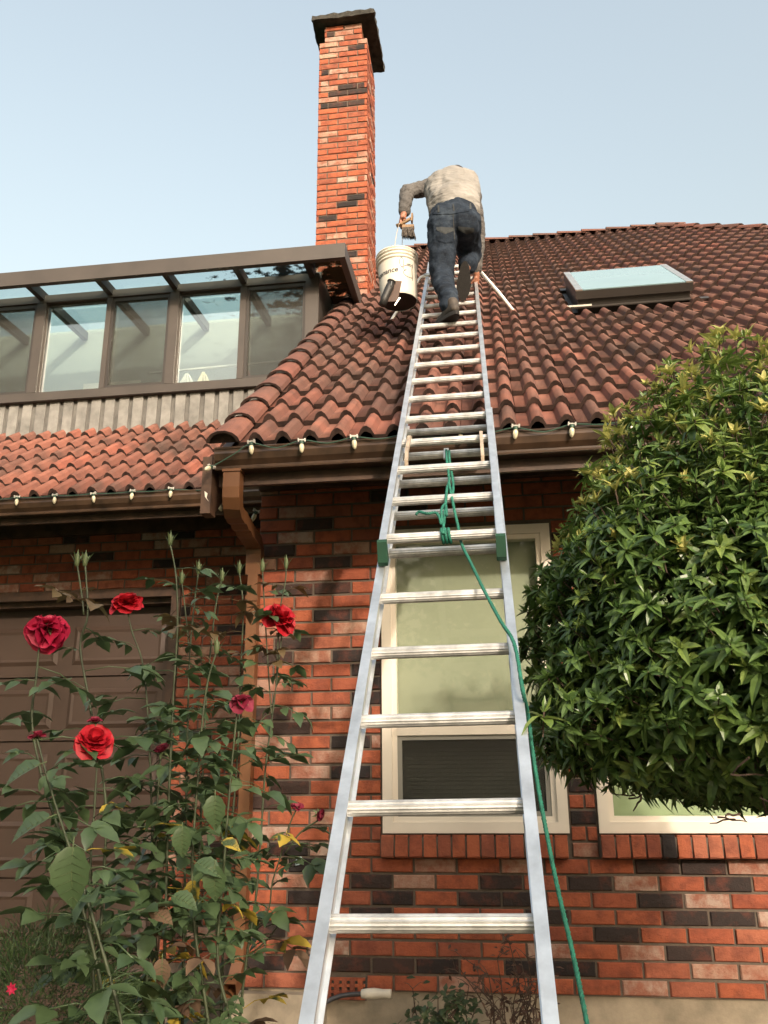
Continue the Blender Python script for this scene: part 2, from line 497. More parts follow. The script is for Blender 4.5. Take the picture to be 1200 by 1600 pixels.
def setmat(o, m):
    o.material_slots[0].link = 'OBJECT'
    o.material_slots[0].material = m
# ------------------------------------------------------------------ ground
g = MB(); g.quad((-400, -400, -0.02), (400, -400, -0.02), (400, 400, -0.02), (-400, 400, -0.02))
tag(g.build('ground', M['lawn']), kind='structure')
g = MB()
nx, ny = 40, 24
for j in range(ny):
    for i in range(nx):
        def gp(a, b_):
            x, y = -5 + 10 * a / nx, 0.6 + 4.2 * b_ / ny
            return (x, y, 0.02 + 0.10 * noise.noise((x * 1.3, y * 1.3, 0)) + 0.22 * max(0, (y - 2.6) / 2))
        g.quad(gp(i, j), gp(i + 1, j), gp(i + 1, j + 1), gp(i, j + 1))
tag(g.build('planting_bed', M['ground']), kind='structure')

# ------------------------------------------------------------------ the house
D = 4.607              # front face of the main brick wall
XC = -1.346            # its left corner
LW = 6.106             # garage wall face
BL, BH, GAP = 0.2154, 0.0755, 0.011
Z0 = 0.623             # top of the foundation
house = empty('brick_house', (0, D, 0), 'red brick house with terracotta tiled roofs, glazed sunroom and tall chimney', 'house')

def wall_pieces(mb, x0, x1, z0, z1, holes, yf, yb):
    """solid wall with rectangular openings"""
    xs = sorted({x0, x1, *[h[0] for h in holes], *[h[1] for h in holes]})
    for a, b in zip(xs, xs[1:]):
        zs = [(z0, z1)]
        for h in holes:
            if h[0] < b - 1e-6 and h[1] > a + 1e-6:
                nz = []
                for p, q in zs:
                    if h[2] > p: nz.append((p, min(q, h[2])))
                    if h[3] < q: nz.append((max(p, h[3]), q))
                zs = nz
        for p, q in zs:
            if q - p > 1e-4:
                mb.box(a, b, yf, yb, p, q)

W1 = (-0.635, 0.297, 1.343, 2.941)
W2 = (0.442, 2.25, 1.343, 2.941)
holes_main = [W1, W2]
mb = MB()
wall_pieces(mb, XC + 0.006, 9.0, Z0, 3.62, holes_main, D + 0.010, D + 0.22)
mainwall = mb.build('wall', M['mortar'], house)
mb = MB(); mb.box(XC + 0.03, 9.0, D + 0.02, D + 0.24, -0.3, Z0)
mb.box(XC - 0.06, -0.92, D - 0.05, D + 0.02, -0.3, Z0 - 0.012)
mb.build('foundation', M['concrete'], house)
# side wall of the main wing, towards the garage, and the rest of the shell
mb = MB(); mb.box(XC + 0.004, XC + 0.2, D + 0.221, 11.0, 0.0, 3.62)
mb.box(-1.28, 8.9, 10.9, 11.1, 0.0, 8.0)
mb.build('side_wall', M['brickj_red'], house)

# brick meshes: a few worn variants with chamfered front edges, unit size
def brick_variant(seed):
    rd = random.Random(seed)
    bx = MB()
    j = lambda a: rd.uniform(-a, a)
    c = 0.022
    c = 0.024
    fr = [(-0.5 + c + j(.016), 0 + j(.03), -0.5 + 0.06 + j(.04)), (0.5 - c + j(.016), j(.03), -0.5 + 0.06 + j(.04)),
          (0.5 - c + j(.016), j(.03), 0.5 - 0.05 + j(.04)), (-0.5 + c + j(.016), j(.03), 0.5 - 0.05 + j(.04))]
    ed = [(-0.5, 0.25, -0.5), (0.5, 0.25, -0.5), (0.5, 0.25, 0.5), (-0.5, 0.25, 0.5)]
    bk = [(-0.5, 1, -0.5), (0.5, 1, -0.5), (0.5, 1, 0.5), (-0.5, 1, 0.5)]
    mid = (j(.1), -0.05 + j(.05), j(.1))
    bx.v = fr + ed + bk + [mid]
    for k in range(4):
        k2 = (k + 1) % 4
        bx.f.append((k, k2, 12)); bx.mi.append(0)
        bx.f.append((4 + k, 4 + k2, k2, k)); bx.mi.append(0)
        bx.f.append((8 + k, 8 + k2, 4 + k2, 4 + k)); bx.mi.append(0)
    return bx
BV = [brick_variant(i) for i in range(6)]
BVM = [b.mesh('brick', M['brick_red']) for b in BV]
def sill_variant(seed):
    b = brick_variant(seed)
    b.v = [(x, y * 0.18 if i < 8 or i == 12 else y, z) for i, (x, y, z) in enumerate(b.v)]
    return b.mesh('brick', M['brick_red'])
SVM = [sill_variant(40 + i) for i in range(6)]
DEP = 0.026

def kind_at(rd, marks, x, z, half, mix):
    for (mx, mz, k) in marks:
        if abs(mx - x) < half and abs(mz - z) < BH * 0.55:
            return k
    t = rd.random()
    return 'dark' if t < mix[0] else 'pale' if t < mix[0] + mix[1] else 'red'

def lay(parent, axis, u0, u1, z0, z1, face, holes, rows_from, joint0, rd, marks=(), joined=None, lim=None, mix=(0.06, 0.18)):
    """running-bond bricks over a rectangle. axis 'x': face y=face, looking -y; axis 'y+': face x=face looking +x"""
    r = 0
    z = rows_from
    while z + BH * 0.5 < z1:
        za, zb = z + GAP / 2, z + BH - GAP / 2
        off = joint0 + (BL / 2 if r % 2 else 0)
        k = math.floor((u0 - off) / BL) - 1
        while off + k * BL < u1:
            a, b = off + k * BL, off + (k + 1) * BL
            k += 1
            segs = [(max(a, u0), min(b, u1))]
            for h in holes:
                if zb > h[2] + 0.004 and za < h[3] - 0.004:
                    ns = []
                    for p, q in segs:
                        if p < h[0]: ns.append((p, min(q, h[0])))
                        if q > h[1]: ns.append((max(p, h[1]), q))
                    segs = ns
            for p, q in segs:
                if q - p < 0.03: continue
                p2 = p + GAP / 2 if p > u0 + 1e-6 else p
                q2 = q - GAP / 2 if q < u1 - 1e-6 else q
                ca, cw = (p2 + q2) / 2, q2 - p2
                ca2, zc = ca, (za + zb) / 2 + rd.uniform(-.0012, .0012)
                kind = kind_at(rd, marks, (a + b) / 2, zc, BL * 0.5, mix)
                prod = rd.uniform(-0.003, 0.003)
                vi = rd.randrange(6)
                hh = zb - za + rd.uniform(-.002, .001)
                if axis == 'x':
                    loc = (ca2, face + prod, zc); rot = (0, rd.uniform(-.004, .004), rd.uniform(-.006, .006))
                elif axis == 'y+':
                    loc = (face + prod, ca2, zc); rot = (0, 0, math.pi / 2)
                else:
                    loc = (face + prod, ca2, zc); rot = (0, 0, -math.pi / 2)
                scl = (cw, DEP, hh)
                if joined is not None and (lim is None or not lim(ca)):
                    joined.add(BV[vi], Matrix.LocRotScale(Vector(loc), Euler(rot), Vector(scl)), ('red', 'dark', 'pale').index(kind))
                else:
                    o = child(parent, 'brick', BVM[vi], loc, rot, scl)
                    if kind != 'red':
                        setmat(o, M['brick_' + kind])
        r += 1
        z += BH

MARKS = [(-1.13, 3.05, 'pale'), (-1.13, 2.9, 'pale'), (-0.8, 2.82, 'pale'), (-1.02, 2.68, 'pale'), (-0.81, 2.38, 'pale'), (-1.23, 2.39, 'pale'), (-1.24, 2.09, 'pale'), (-1.02, 1.94, 'pale'), (-1.29, 2.75, 'pale'), (-1.03, 2.98, 'dark'), (-1.23, 2.83, 'dark'), (-0.91, 2.75, 'dark'), (-0.86, 2.59, 'dark'), (-0.91, 2.45, 'dark'), (-1.07, 2.31, 'dark'), (-1.18, 2.24, 'dark'), (-0.67, 2.16, 'dark'), (-0.67, 2.09, 'dark'), (-0.67, 2.01, 'dark'), (-1.12, 2.61, 'dark'), (-0.96, 1.26, 'pale'), (-1.12, 1.11, 'pale'), (-1.16, 1.34, 'pale'), (-0.54, 1.11, 'pale'), (-0.85, 0.8, 'pale'), (-1.12, 1.25, 'dark'), (-0.7, 1.11, 'dark'), (-1.03, 1.03, 'dark'), (-0.6, 1.03, 'dark'), (-1.23, 0.73, 'dark'), (-0.8, 0.73, 'dark'), (-0.6, 0.73, 'dark'), (0.01, 1.18, 'pale'), (-0.44, 1.11, 'pale'), (-0.29, 0.65, 'pale'), (-0.05, 1.11, 'dark'), (0.35, 1.1, 'dark'), (-0.16, 1.03, 'dark'), (0.02, 1.03, 'dark'), (0.27, 0.74, 'dark'), (-0.39, 0.74, 'dark'), (0.39, 0.88, 'dark'), (0.6, 1.1, 'pale'), (0.91, 1.03, 'pale'), (1.12, 1.17, 'pale'), (0.59, 0.81, 'pale'), (0.91, 0.73, 'pale'), (1.08, 0.74, 'pale'), (1.16, 0.96, 'pale'), (0.7, 1.17, 'dark'), (0.92, 1.17, 'dark'), (0.4, 1.11, 'dark'), (1.02, 1.1, 'dark'), (0.81, 0.96, 'dark'), (1.02, 0.96, 'dark'), (0.48, 0.88, 'dark'), (0.8, 0.81, 'dark'), (0.69, 1.03, 'dark'), (0.39, 1.4, 'dark'), (-0.99, 1.63, 'pale'), (-0.85, 1.94, 'pale'), (-1.22, 1.79, 'pale'), (-1.13, 1.86, 'dark'), (-0.8, 1.78, 'dark'), (-0.8, 1.63, 'dark'), (-1.13, 1.56, 'dark'), (-1.23, 0.73, 'dark'), (-0.81, 0.73, 'dark')]
holes_b = [(W1[0] - 0.006, W1[1] + 0.006, 1.227, W1[3] + 0.004), (W2[0] - 0.006, W2[1] + 0.01, 1.227, W2[3] + 0.004),
           (-0.925, -0.722, Z0 - 0.1, Z0 + 0.056)]
jm = MB()
lay(mainwall, 'x', XC, 3.2, Z0, 3.3, D, holes_b, Z0, -0.266 + BL / 2, random.Random(3), MARKS, joined=jm, lim=lambda x: x < 1.3, mix=(0.05, 0.06))
tag(jm.build('brick_courses', [M['brickj_red'], M['brickj_dark'], M['brickj_pale']], mainwall), kind='stuff')

# brick vent with holes, low in the wall
mb = MB()
for i in range(5):
    mb.box(-0.920 + i * 0.039, -0.895 + i * 0.039, D - 0.004, D + 0.009, 0.585, 0.678)
for zz in (0.585, 0.612, 0.640, 0.668):
    mb.box(-0.922, -0.728, D - 0.002, D + 0.0085, zz, zz + 0.013)
mb.build('vent_brick', M['brickj_red'], mainwall)
mb = MB(); mb.box(-0.925, -0.722, D + 0.0091, D + 0.012, 0.58, 0.68); mb.build('vent_recess', M['room_dark'], mainwall)

# rowlock sills
rd = random.Random(12)
for (a, b) in ((W1[0] - 0.008, W1[1] + 0.004), (W2[0] - 0.004, W2[1] + 0.004)):
    x = a
    while x + 0.05 < b:
        wd = 0.0715
        mbv = rd.randrange(6)
        o = child(mainwall, 'sill_brick', SVM[mbv], (x + wd / 2, D - 0.052 + rd.uniform(-.003, .003), 1.285 + rd.uniform(-.001, .001)),
                  (R(-7), 0, 0), (wd - 0.008, 0.14, 0.106))
        if rd.random() < 0.10: setmat(o, M['brick_' + rd.choice(['dark', 'pale'])])
        x += wd
    mb = MB(); mb.box(a, min(b, x), D - 0.045, D + 0.05, 1.236, 1.326)
    mb.build('sill_mortar', M['mortar'], mainwall)

# ---- windows of the main wall
def window(x0, x1, z0, z1, mid, blindm, lower_dark):
    root = MB()
    fw = 0.052
    ya, yb = D - 0.012, D + 0.07
    root.box(x0, x0 + fw, ya, yb, z0, z1); root.box(x1 - fw, x1, ya, yb, z0, z1)
    root.box(x0 + fw, x1 - fw, ya, yb, z0, z0 + fw); root.box(x0 + fw, x1 - fw, ya, yb, z1 - fw, z1)
    # stepped inner lip
    f2 = fw + 0.026
    for a, b, c, d in ((x0 + fw, x0 + f2, z0 + fw, z1 - fw), (x1 - f2, x1 - fw, z0 + fw, z1 - fw), (x0 + f2, x1 - f2, z0 + fw, z0 + f2), (x0 + f2, x1 - f2, z1 - f2, z1 - fw)):
        root.box(a, b, ya + 0.016, yb - 0.002, c, d)
    win = root.build('window', M['white_trim'], house)
    def pane(name, a, b, c, d, y, m):
        mb = MB(); mb.box(a, b, y, y + 0.006, c, d); mb.build(name, m, win)
    ix0, ix1, iz0, iz1 = x0 + f2, x1 - f2, z0 + f2, z1 - f2
    if mid:
        mb = MB(); mb.box(ix0, ix1, ya + 0.012, yb - 0.004, mid - 0.03, mid + 0.026); mb.build('meeting_rail', M['white_trim'], win)
        mb = MB(); s = 0.024
        for a, b, c, d in ((ix0, ix0 + s, iz0, mid - 0.03), (ix1 - s, ix1, iz0, mid - 0.03), (ix0 + s, ix1 - s, iz0, iz0 + s), (ix0 + s, ix1 - s, mid - 0.03 - s, mid - 0.03)):
            mb.box(a, b, ya + 0.022, yb - 0.006, c, d)
        mb.build('lower_sash', M['grey_trim'], win)
        pane('pane', ix0, ix1, mid + 0.026, iz1, ya + 0.030, M['glass'])
        pane('insect_screen', ix0 + s, ix1 - s, iz0 + s, mid - 0.03 - s, ya + 0.027, M['screen'])
        pane('pane', ix0 + s, ix1 - s, iz0 + s, mid - 0.03 - s, ya + 0.045, M['glass'])
        pane('roller_blind', x0 + 0.03, x1 - 0.03, mid + 0.03, z1 - 0.02, D + 0.085, blindm)
        z = z0 + 0.04
        while z < mid + 0.02:
            mb = MB(); mb.obox((x0 + 0.03, D + 0.10, z), (x1 - x0 - 0.06, 0, 0), (0, 0.007, 0.0215), (0, -0.0018, 0.0006)); mb.build('blind_slat', M['slat'], win)
            z += 0.021
    else:
        pane('pane', ix0, ix1, iz0, iz1, ya + 0.030, M['glass'])
        pane('roller_blind', x0 + 0.03, x1 - 0.03, z0 + 0.02, z1 - 0.02, D + 0.085, blindm)
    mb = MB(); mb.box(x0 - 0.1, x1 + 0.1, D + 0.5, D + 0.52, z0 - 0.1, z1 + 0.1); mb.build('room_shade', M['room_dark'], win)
    return win
window(*W1, 1.852, M['blind'], True)
window(*W2, None, M['blind_green'], False)

# ---- eaves of the main wing
TAN40 = math.tan(R(40)); C40, S40 = math.cos(R(40)), math.sin(R(40))
YE, ZE = 3.943, 3.226
RIDGE_Y = 10.76
ZR = ZE + (RIDGE_Y - YE) * TAN40
def roofz(y): return ZE + (y - YE) * TAN40
mb = MB()
mb.box(XC + 0.002, 9.0, D - 0.028, D + 0.009, 3.211, 3.60)
mb.box(XC + 0.002, 9.0, D - 0.040, D - 0.0285, 3.211, 3.245)
mb.build('frieze_board', M['fascia'], house)
mb = MB()
mb.box(-1.38, 9.0, 3.975, 4.0, 3.03, 3.235)
mb.quad((-1.38, 4.001, 3.08), (9, 4.001, 3.08), (9, D, 3.598), (-1.38, D, 3.598))
mb.build('fascia_board', M['fascia'], house)
# gutter: K profile
def gutter(x0, x1, yf, zt, zb, name):
    mb = MB()
    d = 0.105
    h = zt - zb
    outer = [(0, h), (0.004, h * 0.82), (0.0, h * 0.70), (0.012, h * 0.42), (0.034, h * 0.20), (0.036, 0.0), (d, 0.0), (d, h * 0.9)]
    inner = [(d - 0.004, h * 0.9), (d - 0.004, 0.005), (0.040, 0.005), (0.038, h * 0.2), (0.016, h * 0.44), (0.005, h * 0.70), (0.008, h * 0.8), (0.012, h)]
    mb.extrude(outer + inner, (x0, yf, zb), (x1, yf, zb), (0, 1, 0), (0, 0, 1))
    # rolled lip along the bottom edge and end cap
    mb.tube([(x0, yf + 0.030, zb + 0.004), (x1, yf + 0.030, zb + 0.004)], 0.007, 6)
    mb.tube([(x0, yf + 0.003, zt - 0.004), (x1, yf + 0.003, zt - 0.004)], 0.007, 6)
    mb.box(x0 - 0.004, x0 - 0.001, yf + 0.006, yf + d, zb, zt - 0.004)
    return mb.build(name, M['gutter'], house)
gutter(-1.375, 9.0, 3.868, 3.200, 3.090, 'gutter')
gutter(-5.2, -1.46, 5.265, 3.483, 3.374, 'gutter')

# ---- tiles
TW, EXPO, TL, LIP = 0.2809, 0.3233, 0.375, 0.036
def tile_profile(u):
    """height of the double-roll tile across its width, u in 0..1: two rolls, two flat pans"""
    t = (u * 2) % 1.0
    if t < 0.40: return 0.0
    s_ = (t - 0.40) / 0.60
    return 0.048 * math.sin(math.pi * s_) ** 0.75
US = [0, 0.2, 0.25, 0.31, 0.37, 0.44, 0.5, 0.7, 0.75, 0.81, 0.87, 0.94, 1.0]
def tile_variant(seed, eave=False):
    rd = random.Random(seed)
    t = MB()
    n = len(US)
    j = lambda a: rd.uniform(-a, a)
    for u in US:
        h = tile_profile(u)
        x = (u - 0.5) * (TW - 0.004)
        t.v.append((x, 0 + j(.0025), h + LIP + j(.0015)))
    for u in US:
        h = tile_profile(u); x = (u - 0.5) * (TW - 0.004)
        t.v.append((x, TL, h + 0.001))
    for u in US:
        h = tile_profile(u); x = (u - 0.5) * (TW - 0.004)
        t.v.append((x, 0.002, (h + LIP - 0.031 + j(.003)) if not eave else min(h, 0.012) - 0.01))
    for k in range(n - 1):
        t.f.append((k, k + 1, n + k + 1, n + k)); t.mi.append(0)
        t.f.append((2 * n + k, 2 * n + k + 1, k + 1, k)); t.mi.append(1)
    # right-hand edge of the tile, the visible seam
    t.f.append((n - 1, 3 * n - 1, 2 * n - 1)); t.mi.append(0)
    t.f.append((0, n, 2 * n)); t.mi.append(0)
    return t
TV = [tile_variant(i) for i in range(5)]
TVM = [t.mesh('roof_tile', [M['tile_brown'], M['tile_edge']], True) for t in TV]
for me in TVM:
    pass
def smooth_split(me):
    # lips stay crisp: only the top sheet is smooth
    n = len(US)
    for p in me.polygons:
        p.use_smooth = (p.normal.z > 0.5)
for me in TVM: smooth_split(me)

def roof_surface(y0, z0, tan, x0, x1, y1, name):
    c, s_ = 1 / math.hypot(1, tan), tan / math.hypot(1, tan)
    off = -0.012
    mb = MB()
    ny_, nz_ = -s_, c
    mb.obox((x0, y0 + ny_ * off, z0 + nz_ * off), (x1 - x0, 0, 0), (0, y1 - y0, (y1 - y0) * tan), (0, -ny_ * 0.05, -nz_ * 0.05))
    return mb

# main roof: deck is a polygon bounded by verge, ridge and the hip at the right
XV = -1.30
HIPX = 2.47
def hip_x(y): return HIPX + (RIDGE_Y - y)
nrm = Vector((0, -S40, C40))
def deck_pt(x, y, d): return Vector((x, y, roofz(y))) + nrm * d
mb = MB()
for d in (-0.012,):
    mb.quad(deck_pt(XV, YE, d), deck_pt(hip_x(YE), YE, d), deck_pt(HIPX, RIDGE_Y, d), deck_pt(XV, RIDGE_Y, d))
# far slopes, so that the roof is a closed shape
mb.quad((XV, RIDGE_Y, ZR), (HIPX, RIDGE_Y, ZR), (9, RIDGE_Y + 6.5, 3.3), (XV, RIDGE_Y + 6.5, 3.3))
mb.quad((HIPX, RIDGE_Y, ZR), (hip_x(YE), YE, ZE), (hip_x(YE), RIDGE_Y + 6, ZE), (HIPX + 1, RIDGE_Y + 5, 4.5))
mainroof = mb.build('main_roof', M['deck'], house)

SKYL = dict(x0=0.748, x1=1.613, s0=3.03, s1=4.05, h=0.175)
cands = []
rows = int((RIDGE_Y - YE) / C40 / EXPO)
for r in range(rows + 1):
    s_ = r * EXPO - 0.03
    y = YE + s_ * C40; z = ZE + s_ * S40
    c = 0
    while True:
        x = XV + 0.03 + TW * (c + 0.5)
        c += 1
        if x > min(hip_x(y) - 0.05, 5.2): break
        if SKYL['x0'] - 0.06 < x < SKYL['x1'] + 0.06 and SKYL['s0'] - 0.2 < s_ < SKYL['s1'] - 0.2: continue
        cands.append(((Vector((x, y, z)) - Vector((0, 0, 1.6))).length, r, x, y, z))
# the nearest three hundred tiles that stand in view are objects, the others one joined sheet
def inview(x, y, z):
    q = Vector((x, y, z)) - Vector((0, 0, 1.6)); d = q.dot(fwd)
    px = 600 + 1340 * q.dot(r2) / d; py = 800 - 1340 * q.dot(u2) / d
    return -40 < px < 1240 and not (px > 1010 and py > 640) and not (px > 1120 and py > 560)
vis = sorted([c for c in cands if inview(*c[2:])])
single = set(id(c) for c in vis[:300])
joined = MB()
rd = random.Random(5)
ROT40 = Euler((R(40), 0, 0))
for cnd in cands:
    d_, r, x, y, z = cnd
    vi = rd.randrange(5)
    e = Euler((R(40) + rd.uniform(-.006, .006), rd.uniform(-.006, .006), rd.uniform(-.004, .004)))
    loc = Vector((x + rd.uniform(-.002, .002), y, z)) + nrm * rd.uniform(-0.002, 0.003)
    if id(cnd) in single:
        o = child(mainroof, 'roof_tile', TVM[vi], loc, e)
        redp = 0.85 - 0.12 * r - 0.25 * max(0, x + 0.2)
        if rd.random() < redp: setmat(o, M['tile_red'] if rd.random() < 0.6 else M['tile_mid'])
        elif rd.random() < 0.12: setmat(o, M['tile_mid'])
    else:
        joined.add(TV[vi], Matrix.LocRotScale(loc, e, None))
jo = joined.build('roof_tile_field', [M['tilej_brown'], M['tile_edge']], mainroof, True)
smooth_split(jo.data)
tag(jo, kind='stuff')

# verge, ridge and hip caps
def cap_piece(rad, length, th=0.018, n=7, taper=0.86):
    t = MB()
    for (yy, rr, dz) in ((0, rad, 0.020), (length, rad * taper, 0.0)):
        for k in range(n + 1):
            a = math.pi * k / n
            t.v.append((rr * math.cos(a), yy, rr * 0.72 * math.sin(a) + dz))
    for k in range(n + 1):
        a = math.pi * k / n
        t.v.append(((rad - th) * math.cos(a), 0.001, (rad - th) * 0.72 * math.sin(a) + 0.020))
    for k in range(n):
        t.f.append((k + 1, k, n + 1 + k, n + 2 + k)); t.mi.append(0)
        t.f.append((2 * (n + 1) + k, k, k + 1, 2 * (n + 1) + k + 1)); t.mi.append(1)
    t.v += [(rad * 0.9, 0.006, 0.0), (-rad * 0.9, 0.006, 0.0)]
    return t
capm = cap_piece(0.088, EXPO + 0.05)
capme = capm.mesh('cap_tile', [M['tile_brown'], M['tile_edge']], False)
for r in range(rows + 1):
    s_ = r * EXPO - 0.05
    y, z = YE + s_ * C40, ZE + s_ * S40
    p = Vector((XV - 0.035 + r * 0.0035, y, z)) + nrm * 0.026
    o = child(mainroof, 'verge_tile', capme, p, (R(40), 0, 0))
    if r < 6 or rd.random() < 0.5: setmat(o, M['tile_mid'])
ridm = cap_piece(0.10, 0.40).mesh('cap_tile', [M['tile_brown'], M['tile_edge']], False)
x = XV
while x < HIPX:
    child(mainroof, 'ridge_tile', ridm, (x, RIDGE_Y, ZR + 0.015), (0, 0, -math.pi / 2)); x += 0.34
hd = (Vector((HIPX, RIDGE_Y, ZR)) - Vector((hip_x(YE), YE, ZE)))
hl = hd.length; hd.normalize()
k = 0
while k * 0.34 < min(hl, 5.0):
    p = Vector((HIPX, RIDGE_Y, ZR)) - hd * (k * 0.34 + 0.34) + Vector((0, 0, 0.02))
    q = hd.to_track_quat('Y', 'Z').to_euler()
    child(mainroof, 'hip_tile', ridm, p, q); k += 1
mb = MB(); mb.extrude([(.085 * math.cos(math.pi * k / 8), .062 * math.sin(math.pi * k / 8)) for k in range(9)], Vector((XV - 0.035, YE, ZE)) + nrm * 0.035 - Vector((0, .022 * C40 * 1.0, .022 * S40)), Vector((XV - 0.035, YE, ZE)) + nrm * 0.035, (1, 0, 0), nrm); mb.build('verge_end', M['tile_edge'], mainroof)
# bargeboard under the verge, its cut end showing past the gutter
mb = MB()
mb.obox((-1.445, 3.905, 2.87), (0.05, 0, 0), (0, 0.085, 0.0), (0, 0, 0.30))
mb.obox((-1.445, 3.9905, 2.90), (0.05, 0, 0), (0, 6.7, 6.7 * TAN40), (0, 0, 0.27))
barge = mb.build('bargeboard', M['fascia'], house)
mb = MB(); mb.extrude([(0, 0), (0.016, -0.012), (0.012, -0.035), (0.024, -0.055), (0.004, -0.03)], (-1.427, 3.902, 2.985), (-1.427, 3.905, 2.985), (1, 0, 0), (0, 0, 1))
mb.build('paint_chip', M['white_trim'], barge)

# ---- downspout
mb = MB()
def rect_tube(mb, pts, hw, hd_, ref=(1, 0, 0)):
    pts = [Vector(p) for p in pts]
    i0 = len(mb.v)
    for k, p in enumerate(pts):
        t = (pts[min(k + 1, len(pts) - 1)] - pts[max(k - 1, 0)]).normalized()
        u = Vector(ref); u = (u - t * u.dot(t)).normalized(); w_ = t.cross(u)
        for a, b in ((-1, -1), (1, -1), (1, 1), (-1, 1)):
            mb.v.append(tuple(p + u * hw * a + w_ * hd_ * b))
    for k in range(len(pts) - 1):
        for j in range(4):
            j2 = (j + 1) % 4
            mb.f.append((i0 + k * 4 + j, i0 + k * 4 + j2, i0 + k * 4 + 4 + j2, i0 + k * 4 + 4 + j)); mb.mi.append(0)
path = [(-1.288, 3.925, 3.085), (-1.288, 3.925, 3.00), (-1.289, 3.930, 2.955), (-1.292, 3.955, 2.915), (-1.298, 3.99, 2.895)]
elbow = []
for k, p in enumerate(path): elbow.append(p)
for k in range(9):   # crimped return leg
    f = (k + 1) / 9
    elbow.append((-1.298 - 0.047 * f, 3.99 + 0.52 * f, 2.895 - 0.015 * f + (0.007 if k % 2 else -0.003) * (k < 5)))
elbow += [(-1.347, 4.545, 2.862), (-1.347, 4.558, 2.82), (-1.347, 4.560, 2.70)]
rect_tube(mb, elbow, 0.043, 0.034)
rect_tube(mb, [(-1.347, 4.560, 2.72), (-1.347, 4.560, 0.80), (-1.347, 4.555, 0.74), (-1.347, 4.50, 0.68), (-1.347, 4.42, 0.65)], 0.029, 0.034)
mb.box(-1.335 + 0.0, -1.24, 3.885, 3.965, 3.078, 3.092)
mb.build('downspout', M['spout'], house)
for zz in (2.55, 1.4):
    mb = MB(); mb.box(-1.382, -1.312, 4.518, 4.524, zz, zz + 0.03)
    mb.build('downspout_strap', M['spout'], house)

# ------------------------------------------------------------------ garage wing
DR = (-6.0, -2.40, 0.0, 2.96)
mb = MB()
wall_pieces(mb, -6.2, XC + 0.1, 0.0, 3.9, [DR], LW + 0.010, LW + 0.22)
gwall = mb.build('garage_wall', M['mortar'], house)
gj = MB()
lay(gwall, 'x', -6.0, -1.5, 0.45, 3.5, LW, [(DR[0], -2.368, 0.0, 3.010)], 3.010 - 34 * BH, -2.4, random.Random(8), (), joined=gj, lim=lambda x: x > -4.1)
tag(gj.build('brick_courses', [M['brickj_red'], M['brickj_dark'], M['brickj_pale']], gwall), kind='stuff')
mb = MB()
mb.box(-6.2, XC, LW - 0.030, LW + 0.009, 3.445, 3.95)
mb.box(-6.2, XC, LW - 0.045, LW - 0.0305, 3.445, 3.49)
mb.quad((-6.2, 5.40, 3.38), (XC - 0.03, 5.40, 3.38), (XC - 0.03, LW, 3.94), (-6.2, LW, 3.94))
mb.box(-6.2, -1.45, 5.372, 5.395, 3.33, 3.50)
mb.build('frieze_board', M['fascia'], house)
mb = MB()
mb.box(-6.0, -2.368, LW - 0.022, LW + 0.05, 2.938, 3.006)
mb.box(-2.436, -2.368, LW - 0.020, LW + 0.05, 0.0, 2.9375)
mb.box(-6.0, -2.436, LW + 0.05, LW + 0.2, 2.90, 3.0)
mb.build('door_trim', M['fascia'], house)
# sectional garage door, each section with raised panels
gd = MB(); gd.box(-6.0, -2.44, LW + 0.19, LW + 0.21, 0.0, 2.95)
gdoor = gd.build('garage_door', M['door'], house)
SEC = 0.475
for r in range(6):
    z1 = 2.84 - r * SEC; z0_ = z1 - SEC + 0.012
    mb = MB(); mb.box(-6.0, -2.445, LW + 0.155, LW + 0.189, z0_, z1); mb.build('door_section', M['door'], gdoor)
    x = -2.53
    while x > -5.6:
        x0p, x1p = x - 0.74, x
        mb = MB()
        za, zb = z0_ + 0.085, z1 - 0.085
        y0p = LW + 0.1545
        o_ = [(x0p, za), (x1p, za), (x1p, zb), (x0p, zb)]
        inn = [(x0p + 0.03, za + 0.03), (x1p - 0.03, za + 0.03), (x1p - 0.03, zb - 0.03), (x0p + 0.03, zb - 0.03)]
        in2 = [(x0p + 0.05, za + 0.05), (x1p - 0.05, za + 0.05), (x1p - 0.05, zb - 0.05), (x0p + 0.05, zb - 0.05)]
        mb.v = [(a, y0p, b) for a, b in o_] + [(a, y0p - 0.016, b) for a, b in inn] + [(a, y0p - 0.010, b) for a, b in in2]
        for k in range(4):
            k2 = (k + 1) % 4
            mb.f += [(k, k2, 4 + k2, 4 + k), (4 + k, 4 + k2, 8 + k2, 8 + k)]; mb.mi += [0, 0]
        mb.f.append((8, 9, 10, 11)); mb.mi.append(0)
        mb.build('door_panel', M['door'], gdoor)
        x -= 0.86
# garage roof
YL, ZL = 5.332, 3.493
TAN39 = math.tan(R(39)); C39, S39 = math.cos(R(39)), math.sin(R(39))
YS = 6.559
groof = roof_surface(YL, ZL, TAN39, -6.2, -1.40, YS + 0.1, 'r').build('garage_roof', M['deck'], house)
EX2 = 0.295
rd = random.Random(21)
for r in range(6):
    s_ = r * EX2 - 0.02
    y, z = YL + s_ * C39, ZL + s_ * S39
    if y > YS - 0.02: break
    for c in range(16):
        x = -1.44 - TW * (c + 0.5)
        o = child(groof, 'roof_tile', TVM[rd.randrange(5)], Vector((x, y, z)) + Vector((0, -S39, C39)) * rd.uniform(-.002, .003), (R(39) + rd.uniform(-.006, .006), rd.uniform(-.006, .006), 0))
        setmat(o, M['tile_red'] if rd.random() < 0.72 else M['tile_mid'])

